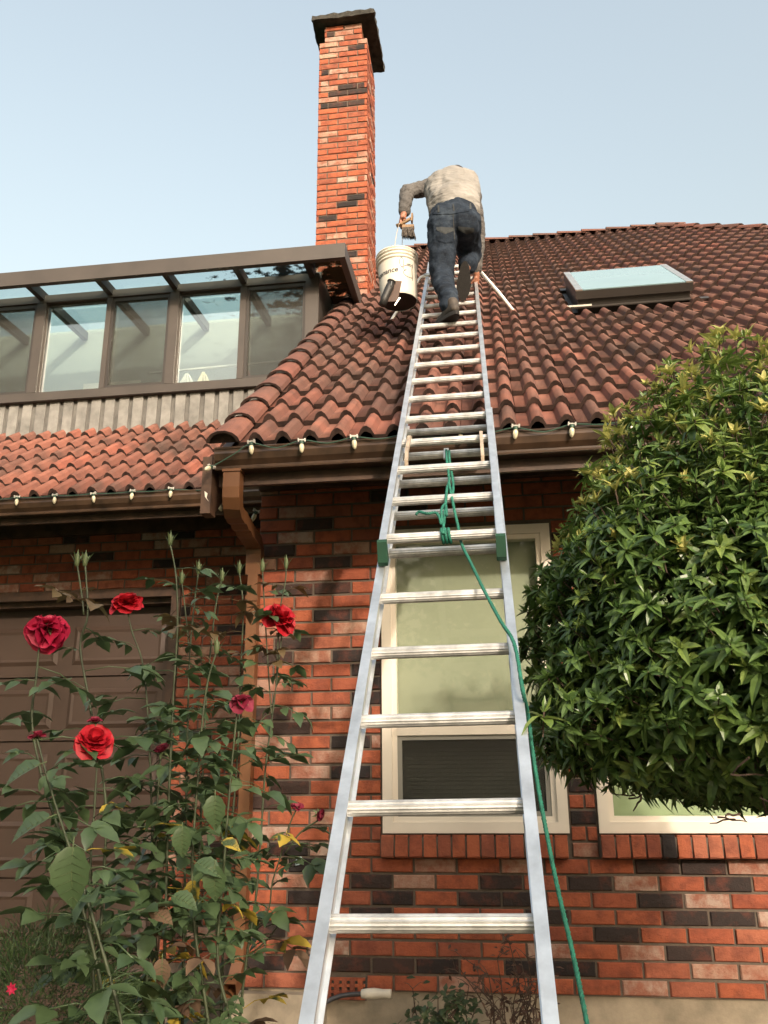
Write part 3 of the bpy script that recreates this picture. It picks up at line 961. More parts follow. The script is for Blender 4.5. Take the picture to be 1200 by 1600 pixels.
# ------------------------------------------------------------------ sunroom on the garage roof
XR = -1.445      # outside face of its right end wall
sb = MB(); sb.box(-6.2, XR, YS + 0.02, YS + 0.06, 4.2, 4.86)
sunroom = sb.build('sunroom', M['board_gap'], house)
rd = random.Random(4)
x = XR - 0.004
while x > -5.2:
    mb = MB(); wd = 0.088 + rd.uniform(-.004, .004)
    mb.box(x - wd, x, YS + rd.uniform(-.003, .003), YS + 0.0195, 4.498, 4.846)
    mb.build('siding_board', M['board'], sunroom)
    x -= 0.130
mb = MB(); mb.box(-6.2, XR - 0.02, YS - 0.035, YS + 0.019, 4.455, 4.497); mb.build('flashing', M['fascia'], sunroom)
mb = MB()
mb.box(-6.2, XR, YS - 0.045, YS + 0.10, 4.848, 4.900)
mb.box(-6.2, XR - 0.06, YS - 0.012, YS + 0.095, 4.9005, 4.945)
mb.build('sill', M['bronze'], sunroom)
muls = [(-5.40, -5.30), (-4.74, -4.69), (-4.114, -4.027), (-3.430, -3.382), (-2.823, -2.740), (-2.165, -2.107)]
for a, b in muls:
    mb = MB(); mb.box(a, b, YS - 0.015, YS + 0.09, 4.9455, 5.859); mb.build('mullion', M['bronze'], sunroom)
mb = MB(); mb.box(-1.566, XR, YS - 0.02, YS + 0.10, 4.40, 5.93); mb.build('corner_post', M['bronze'], sunroom)
mb = MB(); mb.box(XR - 0.05, XR - 0.003, YS + 0.101, 7.45, 4.3, 6.02); mb.build('end_wall', M['bronze'], sunroom)
mb = MB(); mb.box(-6.2, -1.5665, YS - 0.018, YS + 0.09, 5.8595, 5.935); mb.build('header', M['bronze'], sunroom)
edges = [(-5.30, -4.74, 0), (-4.69, -4.114, 1), (-4.027, -3.430, 0), (-3.382, -2.823, 1), (-2.740, -2.165, 0), (-2.107, -1.566, 1)]
for a, b, dark in edges:
    mb = MB(); mb.box(a + 0.001, b - 0.001, YS + 0.045, YS + 0.051, 4.946, 5.859); mb.build('pane', M['glass_sun'], sunroom)
    fr = MB(); t = 0.026 if dark else 0.012
    y0 = YS + (-0.004 if dark else 0.02); y1 = YS + 0.040
    for p, q, c, d in ((a, a + t, 4.9455, 5.859), (b - t, b, 4.9455, 5.859), (a + t, b - t, 4.9455, 4.9455 + t), (a + t, b - t, 5.859 - t * 1.6, 5.859)):
        fr.box(p + 0.0005, q - 0.0005, y0, y1, c + 0.0005, d - 0.0005)
    fr.build('window_sash', M['bronze_dark'] if dark else M['bronze'], sunroom)
    if dark:
        mb = MB(); mb.box(a + t, b - t, YS + 0.004, YS + 0.007, 4.9455 + t, 5.859 - t * 1.6); mb.build('insect_screen', M['screen'], sunroom)
# glass roof with its deep fascia, rafters and the end overhang
YF = 6.241; XE = -1.155
mb = MB()
mb.box(-6.2, XE, YF, YF + 0.05, 5.868, 6.008)
mb.build('fascia', M['bronze'], sunroom)
mb = MB(); mb.obox((XE - 0.055, YF + 0.0505, 5.868), (0.055, 0, 0), (0, 1.14, 0.02), (0, 0, 0.135)); mb.build('rake_fascia', M['bronze'], sunroom)
mb = MB(); mb.obox((-6.2, YF + 0.05, 5.962), (6.2 + XE - 0.056, 0, 0), (0, 1.16, 0.06), (0, 0, 0.008)); mb.build('roof_pane', M['glass_roof'], sunroom)
for a, b in muls + [(-1.566, XR)]:
    c = (a + b) / 2
    mb = MB(); mb.obox((c - 0.026, YF + 0.0505, 5.872), (0.052, 0, 0), (0, 1.15, 0.06), (0, 0, 0.085)); mb.build('rafter', M['bronze_dark'], sunroom)
mb = MB()
mb.box(XR - 0.002, XE - 0.056, 7.12, 7.20, 5.84, 5.955)
mb.box(XR - 0.002, XE - 0.056, 7.24, 7.40, 5.80, 5.955)
mb.build('end_rafter', M['bronze_dark'], sunroom)
# room inside
mb = MB()
mb.box(-6.2, XR - 0.05, 7.395, 7.42, 4.3, 6.05)
mb.box(-6.2, XR - 0.05, YS + 0.10, 7.395, 4.60, 4.64)
mb.build('inner_wall', M['room'], sunroom)
mb = MB(); mb.box(-4.02, -3.93, 7.36, 7.394, 4.65, 5.42); mb.box(-3.52, -3.43, 7.36, 7.394, 4.65, 5.42); mb.box(-3.93, -3.52, 7.36, 7.394, 5.34, 5.42)
mb.build('inner_door_trim', M['white_trim'], sunroom)

# ------------------------------------------------------------------ chimney
CX0, CX1, CY0, CY1 = -1.681, -1.145, 7.426, 8.03
CZ0, CZT = 5.2, 9.690
mb = MB()
mb.box(CX0 + 0.010, CX1 - 0.010, CY0 + 0.010, CY1 - 0.01, CZ0, CZT - 3 * BH)
mb.box(CX0 + 0.070, CX1 - 0.070, CY0 + 0.010, CY1 - 0.07, CZT - 3 * BH, CZT)
chim = mb.build('chimney', M['mortar'], house)
nrow = int((CZT - 3 * BH - CZ0) / BH)
zb = CZT - 3 * BH - nrow * BH
lay(chim, 'x', CX0, CX1, 5.75, CZT - 3 * BH, CY0, [], zb, CX0 + (0.0 if nrow % 2 else BL / 2), random.Random(31), [(-1.40, 8.78, 'dark'), (-1.25, 8.78, 'dark'), (-1.40, 8.62, 'dark'), (-1.25, 8.62, 'dark'), (-1.6, 9.08, 'dark'), (-1.35, 7.35, 'dark'), (-1.63, 7.15, 'dark')], mix=(0.02, 0.24))
lay(chim, 'x', CX0 + 0.06, CX1 - 0.06, CZT - 3 * BH, CZT, CY0, [], CZT - 3 * BH, CX0 + 0.06, random.Random(32))
cj = MB()
for ax, fx in (('y+', CX1), ('y-', CX0)):
    lay(chim, ax, CY0, CY1, 5.75, CZT - 3 * BH, fx, [], zb, CY0, random.Random(33), (), joined=cj, lim=lambda x: False)
    lay(chim, ax, CY0, CY1 - 0.06, CZT - 3 * BH, CZT, fx - 0.06 if ax == 'y+' else fx + 0.06, [], CZT - 3 * BH, CY0, random.Random(34), (), joined=cj, lim=lambda x: False)
tag(cj.build('brick_courses', [M['brickj_red'], M['brickj_dark'], M['brickj_pale']], chim), kind='stuff')
# weathered cap: a ragged mossy slab
mb = MB()
rd = random.Random(9)
def ragged(x0, x1, y0, y1, z0, z1, amp):
    n = 14
    loops = []
    for z, sgn in ((z0, -1), (z1, 1)):
        lp = []
        for k in range(n): lp.append((x0 + (x1 - x0) * k / n, y0))
        for k in range(n): lp.append((x1, y0 + (y1 - y0) * k / n))
        for k in range(n): lp.append((x1 - (x1 - x0) * k / n, y1))
        for k in range(n): lp.append((x0, y1 - (y1 - y0) * k / n))
        loops.append([(a + rd.uniform(-amp, amp), b + rd.uniform(-amp, amp), z + rd.uniform(-amp, amp)) for a, b in lp])
    i = len(mb.v); m_ = len(loops[0])
    mb.v.extend(loops[0] + loops[1])
    for k in range(m_):
        k2 = (k + 1) % m_
        mb.f.append((i + k, i + k2, i + m_ + k2, i + m_ + k)); mb.mi.append(0)
    mb.f.append(tuple(i + k for k in reversed(range(m_)))); mb.mi.append(0)
    mb.f.append(tuple(i + m_ + k for k in range(m_))); mb.mi.append(0)
ragged(CX0 - 0.075, CX1 + 0.10, CY0 - 0.10, CY1 + 0.13, CZT + 0.004, CZT + 0.072, 0.008)
mb.build('chimney_cap', M['cap'], chim)
# lead flashing at the chimney foot
mb = MB(); mb.box(CX1 - 0.002, CX1 + 0.10, 7.30, 7.34, 6.04, 6.06); mb.build('flashing', M['bronze_dark'], chim)

# ------------------------------------------------------------------ skylight
def rp(x, s_, d): return Vector((x, YE + s_ * C40, ZE + s_ * S40)) + nrm * d
up40 = Vector((0, C40, S40))
def rbox(mb, x0, x1, s0, s1, d0, d1): mb.obox(rp(x0, s0, d0), (x1 - x0, 0, 0), up40 * (s1 - s0), nrm * (d1 - d0))
k = SKYL
mb = MB(); t = 0.03
for a, b, c, d in ((k['x0'], k['x1'], k['s0'], k['s0'] + t), (k['x0'], k['x1'], k['s1'] - t, k['s1']), (k['x0'], k['x0'] + t, k['s0'] + t, k['s1'] - t), (k['x1'] - t, k['x1'], k['s0'] + t, k['s1'] - t)):
    rbox(mb, a, b, c, d, -0.05, k['h'] - 0.065)
skyl = mb.build('skylight', M['bronze_dark'], house)
mb = MB(); e = 0.018; t = 0.05
for a, b, c, d in ((k['x0'] - e, k['x1'] + e, k['s0'] - e, k['s0'] + t), (k['x0'] - e, k['x1'] + e, k['s1'] - t, k['s1'] + e), (k['x0'] - e, k['x0'] + t, k['s0'] + t, k['s1'] - t), (k['x1'] - t, k['x1'] + e, k['s0'] + t, k['s1'] - t)):
    rbox(mb, a, b, c, d, k['h'] - 0.0645, k['h'])
mb.build('skylight_frame', M['bronze_dark'], skyl)
for a, b in ((k['x0'] - e, k['x0'] + 0.035), (k['x1'] - 0.035, k['x1'] + e)):
    mb = MB(); rbox(mb, a, b, k['s0'] - e, k['s1'] + e, k['h'] + 0.0005, k['h'] + 0.012)
    mb.build('glazing_bar', M['steel'], skyl)
mb = MB(); rbox(mb, k['x0'] + 0.0355, k['x1'] - 0.0355, k['s0'] - 0.005, k['s1'] + 0.01, k['h'] + 0.001, k['h'] + 0.008); mb.build('glazing', M['sky_glass'], skyl)
mb = MB(); rbox(mb, k['x0'] - 0.10, k['x1'] + 0.14, k['s0'] - 0.07, k['s0'] - 0.001, 0.048, 0.056); mb.build('flashing', M['bronze_dark'], skyl)
mb = MB(); rbox(mb, k['x0'] - 0.10, k['x0'] - 0.001, k['s0'] - 0.001, k['s1'] + 0.1, -0.005, 0.003); rbox(mb, k['x1'] + 0.001, k['x1'] + 0.08, k['s0'] - 0.001, k['s1'] + 0.1, -0.005, 0.003)
rbox(mb, k['x0'] - 0.1, k['x1'] + 0.08, k['s1'], k['s1'] + 0.15, 0.02, 0.03)
mb.build('side_flashing', M['bronze_dark'], skyl)
mb = MB(); mb.tube([rp(k['x0'] - 0.09, k['s0'] - 0.06, 0.066), rp(k['x0'] + 0.10, k['s0'] - 0.055, 0.064)], 0.012, 6); mb.build('flashing_edge', M['steel'], skyl)

# ------------------------------------------------------------------ extension ladder
LA = R(43.1)
LP0 = Vector((-0.157, 1.833, 1.332))
LD = Vector((-0.0165, math.cos(LA), math.sin(LA))).normalized()
LX = (Vector((1, 0, 0)) - LD * LD.x).normalized()
LN = LX.cross(LD).normalized()
RS = 0.3048
def lp(n, x=0.0, d=0.0): return LP0 + LD * (n * RS) + LX * x + LN * d
foot = lp(-6.32)
ladder = empty('extension_ladder', (foot.x, foot.y, 0.0), 'long aluminium extension ladder leaning on the eave and lying up the tiled roof', 'ladder')
def ibeam(w_, d, t):
    h = d / 2; a = w_ / 2
    return [(-a, h), (a, h), (a, h - t), (t, h - t * 1.4), (t, -h + t * 1.4), (a, -h + t), (a, -h), (-a, -h), (-a, -h + t), (-t, -h + t * 1.4), (-t, h - t * 1.4), (-a, h - t)]
for s_ in (-1, 1):
    mb = MB(); mb.extrude(ibeam(0.027, 0.076, 0.0045), lp(-6.32, s_ * 0.2085), lp(9.62, s_ * 0.2085), LX, LN); mb.build('base_rail', M['alu'], ladder)
FLYK, FLYD = 4.88, 0.079
for s_ in (-1, 1):
    mb = MB(); mb.extrude(ibeam(0.025, 0.070, 0.0045), lp(FLYK - 0.30, s_ * 0.199, FLYD), lp(FLYK + 17.55, s_ * 0.199, FLYD), LX, LN); mb.build('fly_rail', M['alu'], ladder)
def rung_mesh(hw):
    mb = MB(); n = 28
    prof = []
    for k in range(n):
        a = 2 * math.pi * k / n
        rr = 0.0182 if k % 2 else 0.0168
        prof.append((rr * math.cos(a), rr * 0.96 * math.sin(a)))
    mb.extrude(prof, -LX * hw, LX * hw, LD, LN)
    return mb.mesh('rung', M['rung'])
RM1, RM2 = rung_mesh(0.2045), rung_mesh(0.195)
for n in range(-6, 10): child(ladder, 'rung', RM1, lp(n))
for m_ in range(0, 18): child(ladder, 'rung', RM2, lp(FLYK + m_, 0, FLYD))
for s_ in (-1, 1):
    mb = MB()
    o = lp(FLYK - 0.30, s_ * 0.199 - 0.0165, FLYD + 0.0375)
    mb.extrude([(0.010, 0.004), (0.010, -0.074), (-0.036, -0.074), (-0.040, -0.058), (-0.008, 0.004)], o, o + LX * 0.033, LD, LN)
    mb.build('end_cap', M['plastic_green'], ladder)
    # rung lock
    mb = MB()
    x0 = s_ * 0.158 - 0.007
    pr = [(8.06, 0.05), (8.10, 0.085), (7.85, 0.118), (7.25, 0.122), (7.0, 0.108), (6.93, 0.06), (7.02, 0.06), (7.10, 0.092), (7.30, 0.104), (7.80, 0.100), (7.98, 0.075)]
    mb.extrude([(p * RS - 7.5 * RS, q) for p, q in pr], lp(7.5, x0), lp(7.5, x0 + 0.014), LD, LN)
    mb.build('rung_lock', M['hook'], ladder)
    mb = MB(); mb.tube([lp(8.02, s_ * 0.14, 0.055), lp(8.02, s_ * 0.19, 0.055)], 0.009, 8); mb.build('lock_pin', M['steel'], ladder)
    mb = MB(); mb.extrude([(-0.1, -0.06), (0.03, -0.05), (0.03, 0.05), (-0.1, 0.06)], lp(-6.32, s_ * 0.2085 - 0.02) + Vector((0, 0, 0)), lp(-6.32, s_ * 0.2085 + 0.02), Vector((0, 0, -1)), Vector((0, 1, 0))); mb.build('ladder_foot', M['black'], ladder)
mb = MB(); mb.extrude([(0.02, 0.022), (0.02, -0.03), (0.012, -0.03), (0.012, 0.014), (-0.10, 0.014), (-0.10, 0.022)], lp(8.0, -0.012, 0.0), lp(8.0, 0.010, 0.0), LD, LN); mb.build('pulley_hanger', M['steel'], ladder)

# ---- stabiliser with two bent arms
stab = empty('ladder_stabilizer', lp(FLYK + 15, 0, FLYD), 'bent silver stand-off bar at the ladder top with arms resting on roof tiles', 'stabilizer')
for s_ in (-1, 1):
    base = lp(FLYK + 15, s_ * 0.19, FLYD + 0.055)
    tip = Vector((-0.262 + s_ * 0.522, 6.20, 5.155))
    for dz in (0.0, 0.028):
        pts = [base - LX * s_ * 0.10 + LN * 0, base + LX * s_ * 0.02 + LD * dz * 2, base + LX * s_ * 0.06 + LD * (dz * 2) + Vector((0, 0, -0.02))]
        pts.append(pts[-1].lerp(tip, 0.5) + Vector((0, 0, dz * 0.6))); pts.append(tip + Vector((0, 0, dz * 0.3)))
        mb = MB(); mb.tube(pts, 0.0105, 8); mb.build('arm_tube', M['steel'], stab)
    mb = MB(); dirv = (tip - base).normalized(); mb.tube([tip - dirv * 0.01, tip + dirv * 0.05, tip + dirv * 0.07], [0.022, 0.022, 0.014], 8); mb.build('rubber_tip', M['black'], stab)

# ---- rope: three twisted strands
def smooth_path(pts, step=0.008):
    pts = [Vector(p) for p in pts]
    out = []
    for i in range(len(pts) - 1):
        p0 = pts[max(i - 1, 0)]; p1 = pts[i]; p2 = pts[i + 1]; p3 = pts[min(i + 2, len(pts) - 1)]
        n = max(2, int((p2 - p1).length / step))
        for k in range(n):
            t = k / n
            out.append(0.5 * ((2 * p1) + (p2 - p0) * t + (2 * p0 - 5 * p1 + 4 * p2 - p3) * t * t + (3 * p1 - p0 - 3 * p2 + p3) * t ** 3))
    out.append(pts[-1])
    return out
def twisted(mb, pts, r=0.0035, pitch=0.030):
    path = smooth_path(pts, 0.007)
    u = (path[1] - path[0]).orthogonal().normalized()
    L = 0
    strands = [[], [], []]
    for k, p in enumerate(path):
        t = (path[min(k + 1, len(path) - 1)] - path[max(k - 1, 0)]).normalized()
        u = (u - t * u.dot(t)).normalized(); w_ = t.cross(u)
        if k: L += (p - path[k - 1]).length
        for j in range(3):
            a = 2 * math.pi * (L / pitch + j / 3)
            strands[j].append(p + (u * math.cos(a) + w_ * math.sin(a)) * r * 0.8)
    for s in strands: mb.tube(s, r, 5)
rope = empty('green_rope', (0.3, 1.5, 0.0), 'green twisted rope tied to a ladder rung and hanging beside the right rail', 'rope')
mb = MB()
twisted(mb, [lp(7.96, 0.0, 0.025), lp(7.7, 0.002, 0.03), lp(7.2, 0.008, 0.07), lp(6.5, 0.02, 0.075), lp(6.1, 0.014, 0.09), lp(5.4, 0.012, 0.115), lp(4.99, 0.008, 0.11), lp(4.80, 0.006, 0.10)])
twisted(mb, [lp(7.96, 0.012, 0.02), lp(7.2, 0.02, 0.06), lp(6.4, 0.036, 0.07), lp(5.9, 0.034, 0.085)])
twisted(mb, [lp(6.25, 0.022, 0.09), lp(5.6, 0.040, 0.085), lp(5.2, 0.056, 0.055), lp(4.85, 0.066, 0.050), lp(4.4, 0.096, 0.05), lp(3.8, 0.136, 0.05), lp(3.2, 0.178, 0.056), lp(2.75, 0.21, 0.068),
             (0.052, 2.25, 1.815), (0.064, 2.335, 1.757), (0.071, 2.32, 1.658), (0.082, 2.25, 1.536), (0.102, 2.15, 1.373), (0.122, 2.05, 1.246), (0.135, 1.95, 1.138), (0.16, 1.80, 0.95), (0.2, 1.72, 0.4), (0.26, 1.66, 0.06), (0.36, 1.60, 0.02)])
for k in range(3):   # hitch round the lowest fly rung
    x = 0.003 + 0.012 * k
    ring = [lp(FLYK, x + 0.012 * a / 12 - 0.006, FLYD) + (LD * math.cos(2 * math.pi * a / 12) + LN * math.sin(2 * math.pi * a / 12)) * 0.0245 for a in range(13)]
    twisted(mb, ring)
twisted(mb, [lp(FLYK + 0.1, 0.0, FLYD + 0.03), lp(FLYK + 0.30, -0.016, FLYD + 0.045), lp(FLYK + 0.30, -0.05, FLYD + 0.045), lp(FLYK + 0.40, -0.082, FLYD + 0.04), lp(FLYK + 0.36, -0.092, FLYD + 0.035)])
twisted(mb, [lp(FLYK + 0.1, 0.004, FLYD + 0.03), lp(FLYK + 0.35, 0.0, FLYD + 0.05), lp(FLYK + 0.55, 0.012, FLYD + 0.04), lp(FLYK + 0.25, 0.018, FLYD + 0.04)])
mb.build('rope_strand', M['rope'], rope, True)

# ------------------------------------------------------------------ the person on the ladder
def blob(name, segs, voxel, parent, mat, smooth=6, disp=0.0, dscale=0.08, ball=()):
    bm = bmesh.new()
    def sph(p, r):
        bmesh.ops.create_icosphere(bm, subdivisions=2, radius=r, matrix=Matrix.Translation(Vector(p)))
    for p, r, q, s in segs:
        p, q = Vector(p), Vector(q)
        n = max(2, int((q - p).length / (min(r, s) * 0.35)) + 1)
        for k in range(n + 1):
            t = k / n
            sph(p.lerp(q, t), r + (s - r) * t)
    for p, sx, sy_, sz, rot in ball:
        mt = Matrix.Translation(Vector(p)) @ Euler(rot).to_matrix().to_4x4() @ Matrix.Diagonal((sx, sy_, sz, 1))
        bmesh.ops.create_icosphere(bm, subdivisions=3, radius=1.0, matrix=mt)
    me = bpy.data.meshes.new(name); bm.to_mesh(me); bm.free()
    tmp = bpy.data.objects.new(name + '_tmp', me); col.objects.link(tmp)
    m1 = tmp.modifiers.new('r', 'REMESH'); m1.mode = 'VOXEL'; m1.voxel_size = voxel
    m2 = tmp.modifiers.new('s', 'SMOOTH'); m2.iterations = smooth; m2.factor = 0.5
    if disp:
        tx = bpy.data.textures.new(name, 'CLOUDS'); tx.noise_scale = dscale; tx.noise_depth = 2
        m3_ = tmp.modifiers.new('d', 'DISPLACE'); m3_.texture = tx; m3_.strength = disp; m3_.texture_coords = 'GLOBAL'; m3_.mid_level = 0.5
        m4 = tmp.modifiers.new('s2', 'SMOOTH'); m4.iterations = 1
    bpy.context.view_layer.update()
    dg = bpy.context.evaluated_depsgraph_get()
    out = bpy.data.meshes.new_from_object(tmp.evaluated_get(dg))
    bpy.data.objects.remove(tmp); bpy.data.meshes.remove(me)
    out.name = name
    out.materials.clear(); out.materials.append(mat)
    out.polygons.foreach_set("use_smooth", [True] * len(out.polygons)); out.update()
    return obj(name, out, parent)

person = empty('person', (-0.25, 5.09, 4.505), 'person in pale shirt and jeans bent over while climbing the ladder, holding a bucket', 'person')
V = Vector
pel, wai, mid_, upp, nck, hed = V((-.19, 5.30, 5.44)), V((-.18, 5.36, 5.64)), V((-.195, 5.50, 5.88)), V((-.205, 5.66, 6.03)), V((-.19, 5.75, 6.12)), V((-.170, 5.845, 6.205))
Lsh, Lel, Lwr, Lha = V((-.355, 5.70, 6.07)), V((-.545, 5.58, 5.95)), V((-.572, 5.52, 5.70)), V((-.588, 5.52, 5.615))
Rsh, Rel, Rwr, Rha = V((-.050, 5.70, 6.01)), V((-.012, 5.84, 5.70)), V((-.046, 5.93, 5.40)), V((-.052, 5.972, 5.345))
Lhi, Lkn, Lan = V((-.272, 5.28, 5.38)), V((-.288, 5.31, 5.00)), V((-.232, 5.09, 4.63))
Rhi, Rkn, Ran = V((-.098, 5.28, 5.38)), V((-.085, 5.64, 5.38)), V((-.112, 5.455, 5.15))
segs = [(pel, .10, wai, .09), (wai, .09, mid_, .11), (mid_, .11, upp, .11), (upp, .10, nck, .06), (nck, .055, hed, .06),
        (upp, .07, Lsh, .05), (Lsh, .048, Lel, .038), (Lel, .038, Lwr, .027), (upp, .07, Rsh, .05), (Rsh, .048, Rel, .038), (Rel, .038, Rwr, .027),
        (Lhi, .07, Lkn, .05), (Lkn, .05, Lan, .035), (Rhi, .07, Rkn, .05), (Rkn, .05, Ran, .035), (pel, .09, Lhi, .07), (pel, .09, Rhi, .07)]
# hands: palm, four fingers curled round the bail or the rail, thumb
def hand(wr, ha, across, curl, thumb):
    out = [(wr, .027, ha, .026)]
    for k, ln in enumerate((0.036, 0.042, 0.040, 0.030)):
        o = ha + across * ((k - 1.5) * 0.020)
        out.append((wr.lerp(ha, 0.6) + across * ((k - 1.5) * 0.014), .014, o, .0105))
        a = o + (ha - wr).normalized() * ln * 0.7 + curl * ln * 0.35
        b = a + curl * ln * 0.9 - (ha - wr).normalized() * ln * 0.25
        out.append((o, .0105, a, .0095)); out.append((a, .0095, b, .0085))
    t0 = wr.lerp(ha, 0.45) + across * -0.03
    out.append((t0, .013, t0 + thumb * 0.03, .011)); out.append((t0 + thumb * 0.03, .011, t0 + thumb * 0.055 + curl * 0.012, .009))
    return out
segs += hand(Lwr, Lha, V((0.25, 0.97, 0)), V((0.55, 0, 0.2)), V((0.5, -0.5, -0.6)))
segs += hand(Rwr, Rha, V((0.1, 0.75, 0.65)).normalized(), V((-0.3, 0.3, -0.7)), V((-0.7, 0.3, -0.5)))
body = blob('body', segs, 0.0075, person, M['skin'], 3, ball=[(hed, .076, .098, .105, (R(-35), 0, 0)), (hed + V((0, .085, -.02)), .014, .02, .022, (0, 0, 0)), (hed + V((-.078, 0, -.01)), .012, .025, .032, (R(-35), 0, 0)), (hed + V((.078, 0, -.01)), .012, .025, .032, (R(-35), 0, 0))])
blob('hair', [], 0.009, person, M['hair'], 2, 0.01, 0.03, ball=[(hed + V((0, -.012, .022)), .088, .105, .105, (R(-35), 0, 0))])
blob('shirt', [(wai + V((0, -.01, -.045)), .150, wai, .155), (wai + V((-.075, 0, -.07)), .118, wai + V((-.07, 0, 0)), .125), (wai + V((.072, 0, -.07)), .118, wai + V((.065, 0, 0)), .125), (wai + V((-.07, 0, -.03)), .125, mid_ + V((-.07, 0, 0)), .15), (wai + V((.065, 0, -.03)), .125, mid_ + V((.07, 0, 0)), .15), (wai, .14, mid_, .165), (mid_, .165, upp, .145), (mid_ + V((-.07, 0, 0)), .145, upp + V((-.08, 0, 0)), .12), (mid_ + V((.07, 0, -.01)), .145, upp + V((.08, 0, -.01)), .115), (upp, .11, nck, .075), (upp + V((-.06, 0, 0)), .10, Lsh, .072), (upp + V((.06, 0, 0)), .10, Rsh, .068)], 0.012, person, M['cloth_shirt'], 5, 0.034, 0.09)
blob('sleeve', [(Lsh + V((.02, 0, 0)), .074, Lel, .060), (Lel, .060, Lel.lerp(Lwr, 0.85), .046)], 0.009, person, M['sleeve'], 4, 0.028, 0.05)
blob('sleeve', [(Rsh, .070, Rel, .058), (Rel, .058, Rel.lerp(Rwr, 0.88), .044)], 0.009, person, M['sleeve'], 4, 0.026, 0.05)
jeans = blob('jeans', [(pel + V((-.062, 0, .0)), .118, pel + V((-.055, 0, -.03)), .125), (pel + V((.062, 0, .0)), .118, pel + V((.055, 0, -.03)), .125), (Lhi + V((.012, 0, .02)), .124, Lkn, .085), (Lkn, .085, Lan + V((0, 0, .06)), .066), (Lan + V((0, 0, .06)), .066, Lan + V((.004, -.005, .0)), .070),
                       (Rhi + V((-.012, 0, .02)), .124, Rkn, .090), (Rkn, .090, Ran + V((.005, .02, .03)), .068)], 0.011, person, M['denim'], 5, 0.034, 0.07, ball=[(pel + V((.004, .02, .075)), .172, .128, .105, (R(-12), 0, 0)), (pel + V((.002, .0, .01)), .180, .135, .12, (0, 0, 0))])
# details sewn on the jeans, laid on the cloth by casting on its surface
from mathutils.bvhtree import BVHTree
dgx = bpy.context.evaluated_depsgraph_get()
bvh = BVHTree.FromPolygons([v.co[:] for v in jeans.data.vertices], [p.vertices[:] for p in jeans.data.polygons])
off0 = V((0, 0, 0))
def patch(name, outline_fn, nu, nv, mat, lift=0.006):
    mb = MB(); pts = {}
    for i in range(nu + 1):
        for j in range(nv + 1):
            x, z = outline_fn(i / nu, j / nv)
            hit = bvh.ray_cast(V((x, 4.8, z - 0.35)), V((0, 0.80, 0.56)).normalized())
            if hit[0] is None: continue
            pts[(i, j)] = hit[0] + hit[1] * lift
    for i in range(nu):
        for j in range(nv):
            k = [(i, j), (i + 1, j), (i + 1, j + 1), (i, j + 1)]
            if all(q in pts for q in k): mb.quad(*[pts[q] for q in k])
    if mb.f: mb.build(name, mat, jeans, True)
patch('pocket_flap', lambda u, v: (-.305 + .115 * u, 5.405 - .02 * u - v * (.028 + .030 * (1 - abs(2 * u - 1)))), 8, 3, M['denim_edge'])
patch('pocket_flap', lambda u, v: (-.150 + .105 * u, 5.395 - .025 * u - v * (.028 + .030 * (1 - abs(2 * u - 1)))), 8, 3, M['denim_edge'])
patch('pocket', lambda u, v: (-.300 + .105 * u, 5.37 - .02 * u - v * (.075 + .02 * (1 - abs(2 * u - 1)))), 8, 4, M['denim'], 0.004)
patch('pocket', lambda u, v: (-.146 + .096 * u, 5.36 - .025 * u - v * (.075 + .02 * (1 - abs(2 * u - 1)))), 8, 4, M['denim'], 0.004)
for xx in (-.29, -.185, -.07):
    patch('belt_loop', lambda u, v, xx=xx: (xx + .011 * u, 5.575 - .055 * v), 1, 3, M['denim_edge'], 0.008)
patch('waistband', lambda u, v: (-.325 + .275 * u, 5.535 - .035 * v + .012 * (2 * u - 1) ** 2), 14, 2, M['denim'], 0.005)
patch('seam', lambda u, v: (-.1875 + .006 * u, 5.53 - .24 * v), 1, 12, M['denim_edge'], 0.003)
def shoe(name, heel, toe, upd):
    x = (toe - heel).normalized(); L = (toe - heel).length
    z = (upd - x * upd.dot(x)).normalized(); y = z.cross(x)
    P = lambda a, b, c: heel + x * a + y * b + z * c
    out = blob(name, [(P(.04, 0, .045), .036, P(.10, 0, .055), .040), (P(.10, 0, .055), .040, P(.19, 0.0, .036), .036), (P(.19, 0, .036), .040, P(L - .035, 0, .028), .034), (P(.05, 0, .05), .036, P(.06, 0, .10), .040)], 0.007, person, M['shoe'], 3)
    mb = MB()
    outl = []
    n = 22
    for k in range(n):
        a = 2 * math.pi * k / n
        t = (1 - math.cos(a)) / 2
        wdt = 0.044 + 0.010 * math.sin(math.pi * min(1, max(0, (t - 0.35) / 0.65))) if t > 0.35 else 0.044
        outl.append((-0.004 + (L + 0.008) * t, wdt * math.sin(a) * (1 if abs(math.sin(a)) > .3 else 1.15)))
    mb.extrude(outl, heel - z * 0.012, heel + z * 0.016, x, y)
    mb.build('shoe_sole', M['sole'], out)
shoe('shoe', V((-.172, 4.995, 4.520)), V((-.325, 5.215, 4.530)), V((0, 0, 1)))
shoe('shoe', V((-.118, 5.375, 5.150)), V((-.150, 5.520, 4.920)), V((.02, .84, .54)))

